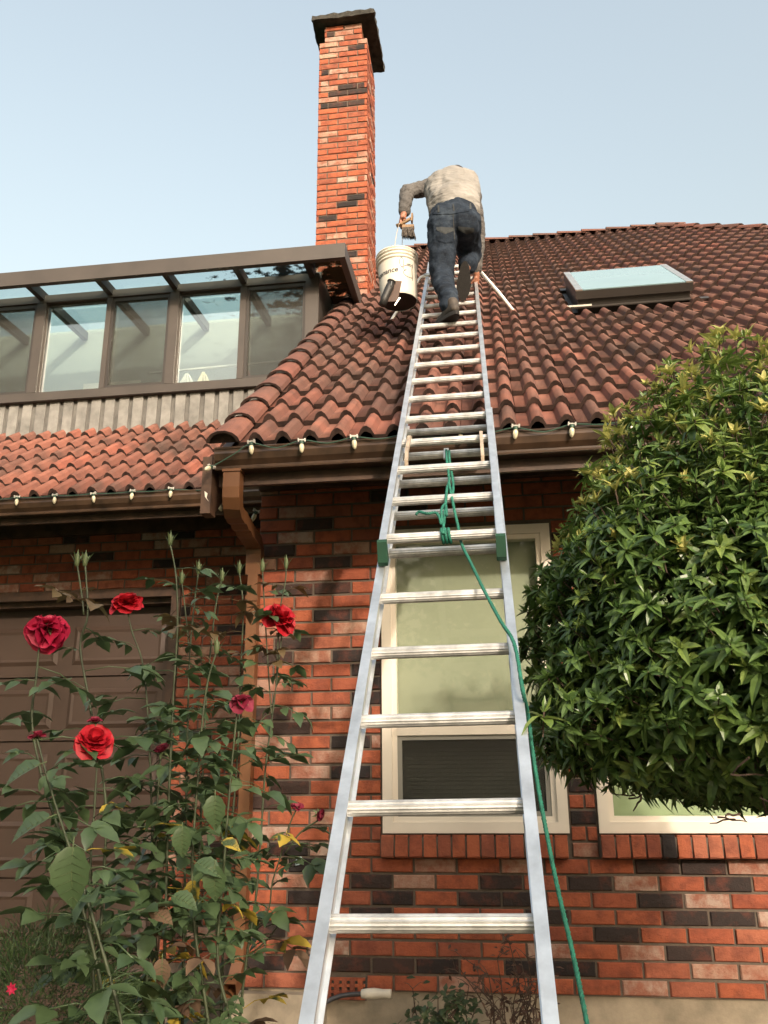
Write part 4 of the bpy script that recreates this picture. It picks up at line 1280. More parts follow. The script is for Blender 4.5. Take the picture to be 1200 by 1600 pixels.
# ------------------------------------------------------------------ bucket
bt, bb = V((-.629, 5.53, 5.335)), V((-.616, 5.53, 4.955))
bax = (bt - bb).normalized()
bx_ = V((1, 0, 0)); bx_ = (bx_ - bax * bx_.dot(bax)).normalized(); by_ = bax.cross(bx_)
bmat = Matrix((bx_, by_, bax)).transposed().to_4x4(); bmat.translation = bb
bucket = empty('bucket', bb, 'white plastic pail with printed lettering hanging from a hand', 'bucket')
BHt = (bt - bb).length
def brad(z): return 0.1335 + 0.0175 * z / BHt
prof = [(brad(0) - .004, 0.0), (brad(0), 0.006)]
for z in (0.05, 0.15, 0.25, BHt - 0.095): prof.append((brad(z), z))
for z0_ in (BHt - 0.09, BHt - 0.062, BHt - 0.034):
    prof += [(brad(z0_), z0_), (brad(z0_) + .010, z0_ + .003), (brad(z0_) + .010, z0_ + .010), (brad(z0_), z0_ + .013)]
prof += [(brad(BHt), BHt - 0.012), (brad(BHt) + .006, BHt - 0.008), (brad(BHt) + .006, BHt), (brad(BHt) - .003, BHt), (brad(0) - .006, 0.012)]
mb = MB(); mb.lathe(prof, 40, mat=bmat); mb.build('pail', M['bucket'], bucket, True)
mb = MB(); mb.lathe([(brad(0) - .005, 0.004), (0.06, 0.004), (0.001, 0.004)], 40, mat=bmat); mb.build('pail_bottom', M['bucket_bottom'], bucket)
mb = MB()
arc = []
for k in range(17):
    a = math.pi * k / 16
    arc.append(bt - bax * 0.03 + by_ * (0.158 * math.cos(a)) + (Lha + V((0, 0, -.012)) - bt + bax * 0.03) * (math.sin(a) ** 0.8))
mb.tube(arc, 0.0024, 6); mb.build('bail', M['hook'], bucket)
mb = MB(); mb.tube([arc[7] - V((0, .01, 0)), arc[9] + V((0, .01, 0))], 0.013, 8); mb.build('bail_grip', M['black'], bucket)
# lettering and emblem, bent round the pail
def wrap(mb_src, name, ang0, z0_, sc_, mat, lift=0.0015):
    vs = []
    for (x, y, z) in mb_src.v:
        zz = z0_ + y * sc_
        a = ang0 + x * sc_ / brad(zz)
        r_ = brad(zz) + lift
        vs.append(tuple(bmat @ V((r_ * math.cos(a), r_ * math.sin(a), zz))))
    o = MB(); o.v = vs; o.f = mb_src.f; o.mi = mb_src.mi
    return o.build(name, mat, bucket)
cu = bpy.data.curves.new('lettering', 'FONT'); cu.body = "maintenance"; cu.size = 1.0; cu.shear = 0.2; cu.offset = 0.016; cu.resolution_u = 3
to = bpy.data.objects.new('lettering_tmp', cu); col.objects.link(to)
bpy.context.view_layer.update()
tme = bpy.data.meshes.new_from_object(to.evaluated_get(bpy.context.evaluated_depsgraph_get()))
src = MB(); src.v = [tuple(v.co) for v in tme.vertices]; src.f = [tuple(p.vertices) for p in tme.polygons]; src.mi = [0] * len(src.f)
xmax = max(v[0] for v in src.v)
bpy.data.objects.remove(to)
wrap(src, 'lettering', R(278) - xmax * 0.056 / brad(.17), 0.170, 0.056, M['print'])
emb = MB()
def stroke(pts, w_=0.09):
    for k in range(len(pts) - 1):
        a, b = Vector((*pts[k], 0)), Vector((*pts[k + 1], 0)); d = (b - a); nn = Vector((-d.y, d.x, 0)).normalized() * w_ / 2
        emb.quad(a - nn, b - nn, b + nn, a + nn)
def arcp(cx, cy_, rx, ry, a0, a1, n=12): return [(cx + rx * math.cos(R(a0 + (a1 - a0) * k / n)), cy_ + ry * math.sin(R(a0 + (a1 - a0) * k / n))) for k in range(n + 1)]
stroke(arcp(0.35, 0.9, 0.5, 0.75, 100, 260)); stroke(arcp(-0.15, 0.9, 0.5, 0.75, -80, 80))
stroke(arcp(1.0, 0.15, 0.75, 0.45, 60, 230)); stroke(arcp(1.05, -0.45, 0.8, 0.5, 120, 300)); stroke([(1.5, -1.2), (1.45, 0.2), (1.6, 1.0)]); stroke(arcp(1.1, 0.55, 0.5, 0.25, 0, 140))
wrap(emb, 'emblem', R(286), 0.190, 0.062, M['print'])

# tools held with the bucket
brush = empty('scrub_brush', (-.55, 5.50, 5.60), 'wooden handled brush with dark bristles held above the bucket', 'brush')
mb = MB(); mb.tube([(-.625, 5.50, 5.592), (-.58, 5.49, 5.60), (-.53, 5.48, 5.622), (-.512, 5.48, 5.632)], [.014, .012, .013, .010], 8); mb.build('handle', M['wood'], brush, True)
mb = MB(); mb.obox((-.513, 5.46, 5.60), (0.012, 0, 0), (0, .045, 0), (0.006, 0, .066)); mb.build('handle_end', M['wood'], brush)
mb = MB(); mb.obox((-.578, 5.455, 5.545), (.085, 0, -.006), (0, .05, 0), (.004, 0, .022)); mb.build('brush_block', M['wood'], brush)
rd = random.Random(2)
mb = MB()
for i in range(16):
    for j in range(6):
        a = V((-.576 + .0052 * i, 5.458 + .0082 * j, 5.545 - .0004 * i))
        b = a + V((-.006 + .0016 * i + rd.uniform(-.004, .004), rd.uniform(-.004, .004), -.072 - .001 * i + rd.uniform(-.006, .006)))
        mb.tube([a, b], [.0032, .0022], 4)
tag(mb.build('bristles', M['bristle'], brush), kind='stuff')
tool = empty('hand_scraper', (-.64, 5.40, 4.90), 'brown blade with a black tubular grip hanging under the bucket', 'scraper')
mb = MB(); mb.extrude([(-.040, .10), (.050, .09), (.015, -.075), (-.055, -.07)], (-.628, 5.392, 4.955), (-.628, 5.398, 4.955), (1, 0, 0), (0, 0, 1)); mb.build('blade', M['scraper'], tool)
mb = MB(); mb.tube([(-.655, 5.385, 5.035), (-.668, 5.38, 4.99), (-.705, 5.375, 4.90), (-.718, 5.372, 4.845)], [.027, .031, .029, .026], 12)
mb.tube([(-.655, 5.385, 5.036), (-.652, 5.385, 5.046)], [.031, .031], 12); mb.build('grip', M['black'], tool, True)
mb = MB(); mb.tube([(-.648, 5.352, 5.02), (-.652, 5.346, 4.985)], .0035, 6); mb.build('grip_wire', M['steel'], tool)
mb = MB(); mb.tube([(-.596, 5.39, 4.905), (-.632, 5.385, 4.845)], [.009, .006], 8); mb.build('point', M['steel'], tool)

# ------------------------------------------------------------------ light strings
def bulb_meshes():
    b = MB(); b.lathe([(.0005, -.062), (.006, -.060), (.0125, -.048), (.0165, -.030), (.0150, -.014), (.0105, -.004)], 10)
    s = MB(); s.lathe([(.0001, .016), (.012, .015), (.0135, .0), (.0125, -.006)], 10)
    c = MB(); c.box(-.020, .020, -.008, .010, .0165, .0245); c.box(-.024, -.016, -.010, .006, .008, .03); c.box(.016, .024, -.010, .006, .008, .03)
    return b.mesh('bulb', M['bulb'], True), s.mesh('socket', M['socket'], True), c.mesh('clip', M['clip'])
BM, SM, CM = bulb_meshes()
def light_string(label, spots, cable, loc):
    o = empty('light_string', loc, label, 'string lights', 'bulb strings along the gutters')
    mb = MB(); mb.tube(smooth_path(cable, 0.03), 0.0032, 5); mb.build('cable', M['socket'], o)
    for (p, rot) in spots:
        b = child(o, 'bulb', BM, p, rot, (.82,) * 3)
        q = Euler(rot).to_matrix()
        for nm, me in (('socket', SM), ('clip', CM)):
            c = bpy.data.objects.new(nm, me); c.parent = b; col.objects.link(c)
rd = random.Random(6)
xs = [-1.179, -.923, -.661, -.40, -.139, .123, .387, .657, .92, 1.18, 1.44]
spots = [((x, 3.850, 3.196 + rd.uniform(-.006, .004)), (rd.uniform(-.1, .1), rd.uniform(-.18, .18), rd.uniform(-.4, .4))) for x in xs]
spots += [((-1.385, 3.845, 3.088), (R(-55), R(20), 0))]
cab = [(-1.385, 3.852, 3.09), (-1.32, 3.855, 3.125), (-1.25, 3.853, 3.165)]
for i, x in enumerate(xs):
    cab.append((x, 3.852, 3.206))
    if i < len(xs) - 1: cab.append(((x + xs[i + 1]) / 2, 3.853, 3.186 + rd.uniform(-.012, .014)))
light_string('string of clear bulbs along the long gutter behind the ladder', spots, cab, (-0.3, 3.85, 3.1))
xs2 = [-3.86, -3.56, -3.267, -2.988, -2.707, -2.429, -2.156]
spots = [((x, 5.248, 3.476 + rd.uniform(-.005, .004)), (rd.uniform(-.1, .1), rd.uniform(-.12, .12), rd.uniform(-.4, .4))) for x in xs2]
spots += [((-1.49, 4.30, 3.055), (R(15), R(-20), 0)), ((-1.325, 4.46, 3.035), (R(10), R(25), 0))]
cab = []
for i, x in enumerate(xs2):
    cab.append((x, 5.250, 3.487))
    if i < len(xs2) - 1: cab.append(((x + xs2[i + 1]) / 2, 5.252, 3.482))
cab += [(-1.95, 5.25, 3.47), (-1.75, 5.0, 3.38), (-1.60, 4.6, 3.15), (-1.49, 4.30, 3.06), (-1.42, 4.25, 3.03), (-1.40, 4.35, 3.0), (-1.325, 4.46, 3.04)]
light_string('string of clear bulbs along the garage gutter below the sunroom', spots, cab, (-2.7, 5.25, 3.4))

# ------------------------------------------------------------------ clothes inside the sunroom
rail = MB(); rail.tube([(-3.15, 6.95, 5.27), (-1.75, 6.95, 5.30)], 0.012, 8)
ro = rail.build('clothes_rail', M['garment_white']); tag(ro, 'pale horizontal clothes rail hung behind the sunroom windows', 'rail')
def garment(x, wd, ht, m, label, y=6.95):
    mb = MB(); n = 8
    z1 = 5.245
    for k in range(n):
        a, b = k / n, (k + 1) / n
        def pt(t, lvl):
            ww = wd * (0.18 if lvl == 0 else 0.75 if lvl == 1 else 1.0)
            return (x + (t - 0.5) * ww, y + 0.02 * math.sin(t * 19) * lvl, z1 - (0.0, 0.09, ht)[lvl])
        for l_ in (0, 1):
            mb.quad(pt(a, l_ + 1), pt(b, l_ + 1), pt(b, l_), pt(a, l_))
            mb.quad(*[(p[0], p[1] + 0.04, p[2]) for p in (pt(b, l_ + 1), pt(a, l_ + 1), pt(a, l_), pt(b, l_))])
    o = mb.build('hanging_garment', m); tag(o, label, 'garment', 'clothes on the sunroom rail')
garment(-2.98, .19, .36, M['garment_cream'], 'cream hanging garment nearest the left on the sunroom rail')
garment(-2.78, .16, .36, M['garment_white'], 'white hanging garment second on the sunroom rail')
garment(-2.62, .14, .40, M['garment_cream'], 'narrow cream garment beside the sunroom mullion')
garment(-2.20, .10, .30, M['garment_pink'], 'small pink garment at the right of the sunroom rail')

# ------------------------------------------------------------------ leaves
def leaf_blade(mb, base, dirv, nrm_, L, Wd, fold=0.25, droop=0.2, mi=0, segs=3, tip=0.0, saw=0.0):
    """a folded pointed blade; two strips of quads along a midrib"""
    d = dirv.normalized(); s_ = d.cross(nrm_).normalized(); n = s_.cross(d)
    i = len(mb.v)
    for k in range(segs + 1):
        t = k / segs
        w_ = Wd * math.sin(math.pi * min(1, (t * 0.93 + 0.07)) ** 0.85) * (1 if k < segs else tip) * (1 + (saw if k % 2 else -saw))
        c = base + d * (L * t) - n * (droop * L * t * t)
        mb.v += [tuple(c - s_ * w_ * 0.5 + n * (fold * w_ * 0.5)), tuple(c), tuple(c + s_ * w_ * 0.5 + n * (fold * w_ * 0.5))]
    for k in range(segs):
        a = i + k * 3
        mb.f += [(a, a + 1, a + 4, a + 3), (a + 1, a + 2, a + 5, a + 4)]; mb.mi += [mi, mi]

def whorl(seed, n=8, L=0.075, young=False):
    rd = random.Random(seed); mb = MB()
    for k in range(n):
        a = 2 * math.pi * (k + rd.uniform(-.25, .25)) / n
        el = rd.uniform(-0.25, 0.75) if not young else rd.uniform(0.5, 1.15)
        d = Vector((math.cos(a) * math.cos(el), math.sin(a) * math.cos(el), math.sin(el)))
        leaf_blade(mb, Vector((0, 0, rd.uniform(-.012, .008))), d, Vector((0, 0, 1)), L * rd.uniform(.55, 1.2), L * 0.34 * rd.uniform(.8, 1.2), 0.35, rd.uniform(.0, .55), 0, 3)
    if not young:
        for k in range(3):
            a = rd.uniform(0, 6.28); el = rd.uniform(.9, 1.3)
            leaf_blade(mb, Vector((0, 0, .004)), Vector((math.cos(a) * math.cos(el), math.sin(a) * math.cos(el), math.sin(el))), Vector((math.cos(a), math.sin(a), .3)), L * .55, L * .16, .3, .1, 0, 2)
    mb.tube([(0, 0, -0.05), (0, 0, 0.004)], 0.0022, 4, 1)
    return mb
WV = [whorl(i, 5 + i % 5, 0.066 + 0.005 * (i % 4)) for i in range(10)]
WY = [whorl(20 + i, 8, 0.058, True) for i in range(3)]
WVM = [b.mesh('leaf_whorl', [M['pieris'], M['twig']]) for b in WV]
WYM = [b.mesh('leaf_whorl', [M['pieris_young'], M['twig']]) for b in WY]
WBM = [b.mesh('leaf_whorl', [M['pieris_bright'], M['twig']]) for b in WV]

bushc = Vector((0.87, 2.74, 1.86))
bush = empty('evergreen_shrub', (0.84, 2.75, 0.0), 'large rounded evergreen shrub with glossy whorled leaves and yellow shoots beside the ladder', 'shrub')
def bush_r(d):
    """distance from the centre to the crown surface in direction d: a flat-bottomed dome with lumps"""
    rx, ry = 0.77, 0.74
    rz, p_ = (1.08, 1.70) if d.z > 0 else (0.32, 2.5)
    h = math.hypot(d.x / rx, d.y / ry)
    k = (h ** p_ + abs(d.z / rz) ** p_) ** (-1 / p_)
    lump = 1 + 0.10 * noise.noise(d * 2.6) + 0.07 * noise.noise(d * 6.1)
    return k * lump
rd = random.Random(77)
tips = []
N = 3900
for i in range(N):
    zz = 1 - 2 * (i + 0.5) / N
    ph = i * 2.399963
    d = Vector((math.cos(ph) * math.sqrt(1 - zz * zz), math.sin(ph) * math.sqrt(1 - zz * zz), zz))
    d = (d + Vector((rd.uniform(-.06, .06), rd.uniform(-.06, .06), rd.uniform(-.06, .06)))).normalized()
    if d.z < -0.72 and rd.random() < 0.7: continue
    r_ = bush_r(d)
    for shell, keep in ((1.0, 1.0), (0.90, 0.9), (0.78, 0.6)):
        if rd.random() > keep: continue
        tips.append((bushc + d * r_ * (shell + rd.uniform(-.05, .035)), d, shell))
# whorls nearest the camera become separate parts
tocam = lambda p: (p - Vector((0, 0, 1.6)))
def shows(p):
    q = tocam(p); dd = q.dot(fwd)
    px = 600 + 1340 * q.dot(r2) / dd; py = 800 - 1340 * q.dot(u2) / dd
    return px < 1230 and 450 < py < 1340
front = sorted([(tocam(t[0]).length, i) for i, t in enumerate(tips) if t[2] == 1.0 and t[1].dot(-tocam(t[0]).normalized()) > 0.15 and shows(t[0])])
front_ids = set(i for _, i in front[:300])
rest = MB()
def orient(axis, spin):
    return axis.to_track_quat('Z', 'Y') @ Euler((0, 0, spin)).to_quaternion()
for i, (p, d, shell) in enumerate(tips):
    ax = (d * 0.8 + Vector((0, 0, 0.55)) + Vector((rd.uniform(-.45, .45), rd.uniform(-.45, .45), rd.uniform(-.3, .3)))).normalized()
    if d.z < -0.35: ax = (d + Vector((rd.uniform(-.4, .4), rd.uniform(-.4, .4), rd.uniform(-.1, .3)))).normalized()
    sc_ = rd.uniform(0.50, 1.0)
    q = orient(ax, rd.uniform(0, 6.28))
    top = d.z > 0.12 and p.z > 2.40
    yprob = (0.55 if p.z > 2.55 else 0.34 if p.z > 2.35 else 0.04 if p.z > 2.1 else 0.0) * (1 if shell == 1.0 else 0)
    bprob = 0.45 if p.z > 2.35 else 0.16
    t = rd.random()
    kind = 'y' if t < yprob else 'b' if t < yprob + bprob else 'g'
    vi = rd.randrange(10)
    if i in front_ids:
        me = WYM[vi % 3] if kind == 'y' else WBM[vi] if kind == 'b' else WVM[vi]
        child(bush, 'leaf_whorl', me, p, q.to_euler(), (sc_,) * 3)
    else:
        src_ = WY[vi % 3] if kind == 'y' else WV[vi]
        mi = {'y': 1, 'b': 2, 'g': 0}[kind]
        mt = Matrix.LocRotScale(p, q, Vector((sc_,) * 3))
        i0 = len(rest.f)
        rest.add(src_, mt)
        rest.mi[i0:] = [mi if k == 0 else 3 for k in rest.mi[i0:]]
tag(rest.build('foliage', [M['pieris'], M['pieris_young'], M['pieris_bright'], M['twig']], bush), kind='stuff')
# a tall young shoot and hanging sprays at the lower edge
for (x, y, z, s_) in ((0.735, 2.60, 2.935, 1.2), (0.92, 2.55, 2.93, 1.1), (0.33, 2.55, 2.48, 1.1), (0.10, 2.22, 1.755, 1.15)):
    child(bush, 'leaf_whorl', WYM[0] if z > 2.4 else WBM[1], (x, y, z), (rd.uniform(-.3, .3), rd.uniform(-.3, .3), rd.uniform(0, 6)), (s_,) * 3)
mb = MB(); mb.tube(smooth_path([(0.86, 2.80, 0), (0.85, 2.78, .5), (0.80, 2.74, 1.0), (0.82, 2.70, 1.5), (0.80, 2.68, 2.0)], 0.1), [0.06] * 1 + [0.05] * 60, 9) if False else mb.tube([(0.86, 2.80, -.05), (0.85, 2.78, .5), (0.80, 2.74, 1.0), (0.82, 2.70, 1.5), (0.80, 2.68, 2.0)], [.065, .055, .05, .042, .03], 10)
mb.build('trunk', M['bark'], bush, True)
for k in range(46):
    a = rd.uniform(0, 6.28); d = Vector((math.cos(a), math.sin(a), rd.uniform(-.30, .6))).normalized()
    if d.y > 0.7: continue
    e_ = bushc + d * bush_r(d) * rd.uniform(.70, .90)
    s0 = Vector((0.86, 2.74, rd.uniform(1.40, 1.9)))
    m1 = s0.lerp(e_, 0.4) + Vector((rd.uniform(-.06, .06), rd.uniform(-.06, .06), -.08))
    m2 = s0.lerp(e_, 0.75) + Vector((rd.uniform(-.05, .05), rd.uniform(-.05, .05), -.08))
    mb = MB(); mb.tube(smooth_path([s0, m1, m2, e_], 0.06), 0.006 if k % 3 else 0.010, 5); mb.build('branch', M['twig'], bush)
tw = MB()
for k in range(40):   # bare twigs under the crown
    a = rd.uniform(3.3, 6.2); rr = rd.uniform(.35, .68)
    p = Vector((bushc.x + rr * math.cos(a), bushc.y + rr * math.sin(a), 1.53 + rd.uniform(-.04, .12)))
    pts = [p]
    dd = Vector((rd.uniform(-1, 1), rd.uniform(-.5, .5), rd.uniform(-.25, .35))).normalized()
    for j in range(4):
        pts.append(pts[-1] + dd * 0.018); dd = (dd + Vector((rd.uniform(-.4, .4), rd.uniform(-.4, .4), rd.uniform(-.4, .4)))).normalized()
    tw.tube(pts, [.0035, .003, .0026, .0022, .0015], 4)
tag(tw.build('twigs', M['twig'], bush), kind='stuff')

# ------------------------------------------------------------------ roses
CANES = {
'A': [(-0.881, 1.55, 1.876), (-0.879, 1.55, 1.798), (-0.877, 1.55, 1.707), (-0.838, 1.55, 1.592), (-0.775, 1.55, 1.462), (-0.712, 1.55, 1.309), (-0.685, 1.55, 1.213), (-0.664, 1.55, 1.103)],
'B': [(-0.907, 1.75, 2.066), (-0.889, 1.75, 1.95), (-0.899, 1.75, 1.881), (-0.865, 1.75, 1.758), (-0.812, 1.75, 1.566), (-0.801, 1.75, 1.386), (-0.793, 1.75, 1.163), (-0.781, 1.75, 1.038)],
'B2': [(-0.926, 1.75, 2.067), (-0.907, 1.75, 1.993), (-0.898, 1.75, 1.95)],
'C': [(-0.916, 2.0, 2.021), (-0.897, 2.0, 1.956), (-0.857, 2.0, 1.854), (-0.824, 2.0, 1.631), (-0.795, 2.0, 1.356), (-0.762, 2.0, 1.104), (-0.751, 2.0, 0.962)],
'D': [(-0.766, 1.6, 1.651), (-0.763, 1.6, 1.569), (-0.757, 1.6, 1.404), (-0.725, 1.6, 1.2), (-0.708, 1.6, 1.086)],
'E': [(-0.773, 1.9, 2.145), (-0.753, 1.9, 2.065), (-0.741, 1.9, 1.943), (-0.74, 1.9, 1.768), (-0.733, 1.9, 1.496), (-0.717, 1.9, 1.129), (-0.707, 1.9, 0.994)],
'F': [(-0.735, 2.0, 2.099), (-0.742, 2.0, 1.991), (-0.744, 2.0, 1.851), (-0.729, 2.0, 1.491), (-0.712, 2.0, 1.105), (-0.702, 2.0, 0.964)],
'F2': [(-0.777, 2.0, 2.076), (-0.761, 2.0, 1.992), (-0.746, 2.0, 1.898)],
'G': [(-0.707, 2.1, 2.101), (-0.722, 2.1, 2.009), (-0.732, 2.1, 1.784), (-0.73, 2.1, 1.558), (-0.725, 2.1, 1.277), (-0.71, 2.1, 1.081), (-0.701, 2.1, 0.933)],
'H': [(-0.61, 1.8, 1.869), (-0.629, 1.8, 1.785), (-0.636, 1.8, 1.627), (-0.635, 1.8, 1.381), (-0.589, 1.8, 1.156), (-0.576, 1.8, 1.029)],
'I': [(-0.693, 2.2, 2.144), (-0.678, 2.2, 2.043), (-0.677, 2.2, 1.873), (-0.677, 2.2, 1.632), (-0.692, 2.2, 1.333), (-0.689, 2.2, 1.058), (-0.682, 2.2, 0.903)],
'J': [(-0.557, 1.8, 1.759), (-0.565, 1.8, 1.626), (-0.572, 1.8, 1.441), (-0.576, 1.8, 1.267), (-0.545, 1.8, 1.157), (-0.533, 1.8, 1.031)],
'K': [(-0.761, 1.9, 1.657), (-0.761, 1.9, 1.562), (-0.755, 1.9, 1.368), (-0.758, 1.9, 1.128), (-0.747, 1.9, 0.993)],
'L': [(-0.81, 1.45, 1.678), (-0.779, 1.45, 1.603), (-0.741, 1.45, 1.521), (-0.692, 1.45, 1.422), (-0.615, 1.45, 1.239), (-0.601, 1.45, 1.136)],
'M': [(-0.554, 2.15, 1.988), (-0.563, 2.15, 1.881), (-0.572, 2.15, 1.785), (-0.588, 2.15, 1.631), (-0.594, 2.15, 1.482), (-0.601, 2.15, 1.34), (-0.619, 2.15, 1.203), (-0.629, 2.15, 1.072), (-0.626, 2.15, 0.921)],
'M2': [(-0.55, 2.15, 2.141), (-0.551, 2.15, 2.097), (-0.564, 2.15, 2.013), (-0.567, 2.15, 1.849)],
'M3': [(-0.614, 2.15, 2.134), (-0.603, 2.15, 2.014), (-0.587, 2.15, 1.849), (-0.577, 2.15, 1.754)],
'N': [(-0.505, 2.15, 1.538), (-0.525, 2.15, 1.497), (-0.545, 2.15, 1.425), (-0.563, 2.15, 1.368), (-0.569, 2.15, 1.313), (-0.598, 2.15, 1.264)],
'O': [(-0.449, 2.15, 1.511), (-0.496, 2.15, 1.482), (-0.534, 2.15, 1.432)],
'P': [(-0.53, 2.15, 1.299), (-0.567, 2.15, 1.251), (-0.615, 2.15, 1.21)],
}
rose_l = empty('rose_bush', (-0.70, 1.65, 0), 'leftmost rose bush with a drooping pinkish bloom and a round red bloom', 'rose bush', 'rose bushes in front of the garage')
rose_m = empty('rose_bush', (-0.70, 2.0, 0), 'middle rose bush with tall budded canes and one upright red bloom before the garage door', 'rose bush', 'rose bushes in front of the garage')
rose_r = empty('rose_bush', (-0.62, 2.15, 0), 'slender rose cane by the downspout with one red bloom', 'rose bush', 'rose bushes in front of the garage')
OWN = {'A': rose_l, 'B': rose_l, 'B2': rose_l, 'D': rose_l, 'L': rose_l, 'K': rose_l, 'M': rose_r, 'M2': rose_r, 'M3': rose_r, 'N': rose_r, 'O': rose_r, 'P': rose_r, 'I': rose_r}
def rose_leaf(seed, big=1.0):
    rd = random.Random(seed); mb = MB()
    n = 5 if seed % 3 else 3
    L = 0.075 * big
    pts = [Vector((0, 0, 0)), Vector((L * 0.5, 0, .004)), Vector((L, 0, -.006))]
    mb.tube(pts, .0012, 4)
    def blade(b, d, l):
        leaf_blade(mb, b, d, Vector((rd.uniform(-.35, .35), rd.uniform(-.35, .35), 1)), l, l * .62, .30, rd.uniform(.1, .55), 0, 7, 0.0, .07)
    blade(pts[2], Vector((1, rd.uniform(-.2, .2), -.15)), .050 * big)
    for f, l in ((.9, .042), (.45, .034))[:(n - 1) // 2]:
        for s_ in (-1, 1):
            blade(pts[0].lerp(pts[2], f), Vector((.45, s_, rd.uniform(-.3, .1))), l * big * rd.uniform(.85, 1.1))
    return mb
RL = [rose_leaf(i, 0.9 + .12 * (i % 4)) for i in range(7)]
RLM = {k: [b.mesh('leaf', M[k], True) for b in RL] for k in ('rose_leaf', 'rose_leaf_red', 'rose_leaf_yellow', 'dry_leaf')}
rd = random.Random(15)
for key, pts in CANES.items():
    own = OWN.get(key, rose_m)
    P = [Vector(p) for p in pts]
    full = len(pts) > 4 and key not in ('M2', 'M3', 'N', 'O', 'P')
    if full:
        b_ = own.location
        P += [P[-1].lerp(Vector((b_.x, b_.y, P[-1].z * .45)), .4), Vector((b_.x + rd.uniform(-.1, .1), b_.y + rd.uniform(-.08, .08), 0.0))]
        P[-2].z = P[-3].z * 0.5
    path = smooth_path(P, 0.012)
    n = len(path)
    mb = MB(); mb.tube(path, [0.0021 + 0.0036 * (k / n) + .0004 * math.sin(k * 1.3) for k in range(n)] if full else 0.0020, 6)
    mb.build('cane', M['cane'], own, True)
    step = 0.052
    acc = 0.0; ang = rd.uniform(0, 6)
    for k in range(1, n):
        acc += (path[k] - path[k - 1]).length
        z = path[k].z
        if z < 0.95: break
        if acc > step:
            acc = 0
            step = rd.uniform(.013, .028) if (z < 1.80 and own is not rose_r) else rd.uniform(.020, .046)
            ang += 2.4 + rd.uniform(-.4, .4)
            dirv = Vector((math.cos(ang), math.sin(ang), rd.uniform(-.35, .45)))
            kind = 'rose_leaf'
            t = rd.random()
            if z > 1.88 and t < .5: kind = 'rose_leaf_red'
            if z < 1.58 and t < .10: kind = 'rose_leaf_yellow'
            if z < 1.36 and .10 < t < .24: kind = 'dry_leaf'
            q = dirv.to_track_quat('X', 'Z')
            s_ = (rd.uniform(.65, 1.0) if z > 1.85 else rd.uniform(.75, 1.25)) * (0.9 if own is rose_r else 1)
            child(own, 'leaf', RLM[kind][rd.randrange(7)], path[k], (q @ Euler((rd.uniform(-.5, .5), 0, 0)).to_quaternion()).to_euler(), (s_,) * 3)
# large single leaves seen flat
for (p, s_, tilt, own, kind) in (((-.598, 1.20, 1.515), 1.0, 0, rose_l, 0), ((-.690, 1.30, 1.55), .8, 1, rose_l, 0), ((-.66, 1.2, 1.625), .7, 1, rose_l, 0), ((-.531, 1.6, 1.575), .75, 0, rose_m, 0), ((-.56, 1.6, 1.46), .7, 2, rose_m, 0), ((-.525, 1.6, 1.455), .75, 0, rose_m, 0), ((-.60, 1.6, 1.405), .65, 2, rose_m, 0), ((-.59, 1.6, 1.52), .65, 0, rose_m, 0),
                                 ((-.545, 1.7, 1.49), .5, 2, rose_m, 1), ((-.60, 1.7, 1.42), .55, 0, rose_m, 1), ((-.64, 1.6, 1.38), .6, 2, rose_m, 2), ((-.62, 1.62, 1.30), .6, 0, rose_m, 2)):
    mb = MB()
    d = (Vector((0.05, -.1, -1)), Vector((-.85, -.3, -.35)), Vector((.9, -.2, -.2)))[tilt]
    nn = (Vector((.1, -1, .25)), Vector((.2, -.5, 1)), Vector((-.1, -.6, 1)))[tilt]
    L_, W_ = .075 * s_ * 1.06, .056 * s_
    leaf_blade(mb, Vector(p), d, nn, L_, W_, .34, .30, 0, 9, 0.0, .06)
    dn = d.normalized(); sd = dn.cross(nn).normalized(); un = sd.cross(dn)
    mid = lambda t: Vector(p) + dn * (L_ * t) - un * (.30 * L_ * t * t) + un * .0007
    mb.tube([mid(-.18), mid(0), mid(.5), mid(.97)], [.0011, .0010, .0007, .0003], 4, 1)
    for q_ in range(1, 7):
        t = q_ / 7.5
        ww = W_ * math.sin(math.pi * (t * .93 + .07) ** .85) * .40
        for sg in (-1, 1):
            mb.tube([mid(t), mid(t + .10) + sd * sg * ww + un * (.34 * ww + .0006)], [.0005, .0002], 3, 1)
    mb.build('leaf', [M[('rose_leaf', 'rose_leaf_yellow', 'dry_leaf')[kind]], M['sepal']], own, True)
def petal_mesh(w_, h, cup, flare):
    mb = MB(); nu, nv = 6, 5
    for j in range(nv + 1):
        v = j / nv
        for i in range(nu + 1):
            u = (i / nu - .5) * 2
            ww = w_ * math.sin(math.pi * (0.14 + 0.60 * v)) * (1 - 0.22 * v * abs(u) ** 3)
            x = u * ww
            z = h * v * (1 - 0.16 * u * u * v)
            y = cup * (1 - (1 - v) ** 2) * h - cup * 0.9 * w_ * u * u + flare * h * v ** 3 + 0.05 * w_ * math.sin(5 * u + 3 * v)
            mb.v.append((x, y, z))
    for j in range(nv):
        for i in range(nu):
            a = j * (nu + 1) + i
            mb.f.append((a, a + 1, a + nu + 2, a + nu + 1)); mb.mi.append(0)
    return mb
PET = {m: [petal_mesh(.55, .62, .30, .02).mesh('petal', M[m], True), petal_mesh(.68, .72, .34, .14).mesh('petal', M[m], True), petal_mesh(.80, .78, .42, .42).mesh('petal', M[m], True)] for m in ('rose', 'rose_pink', 'rose_dark')}
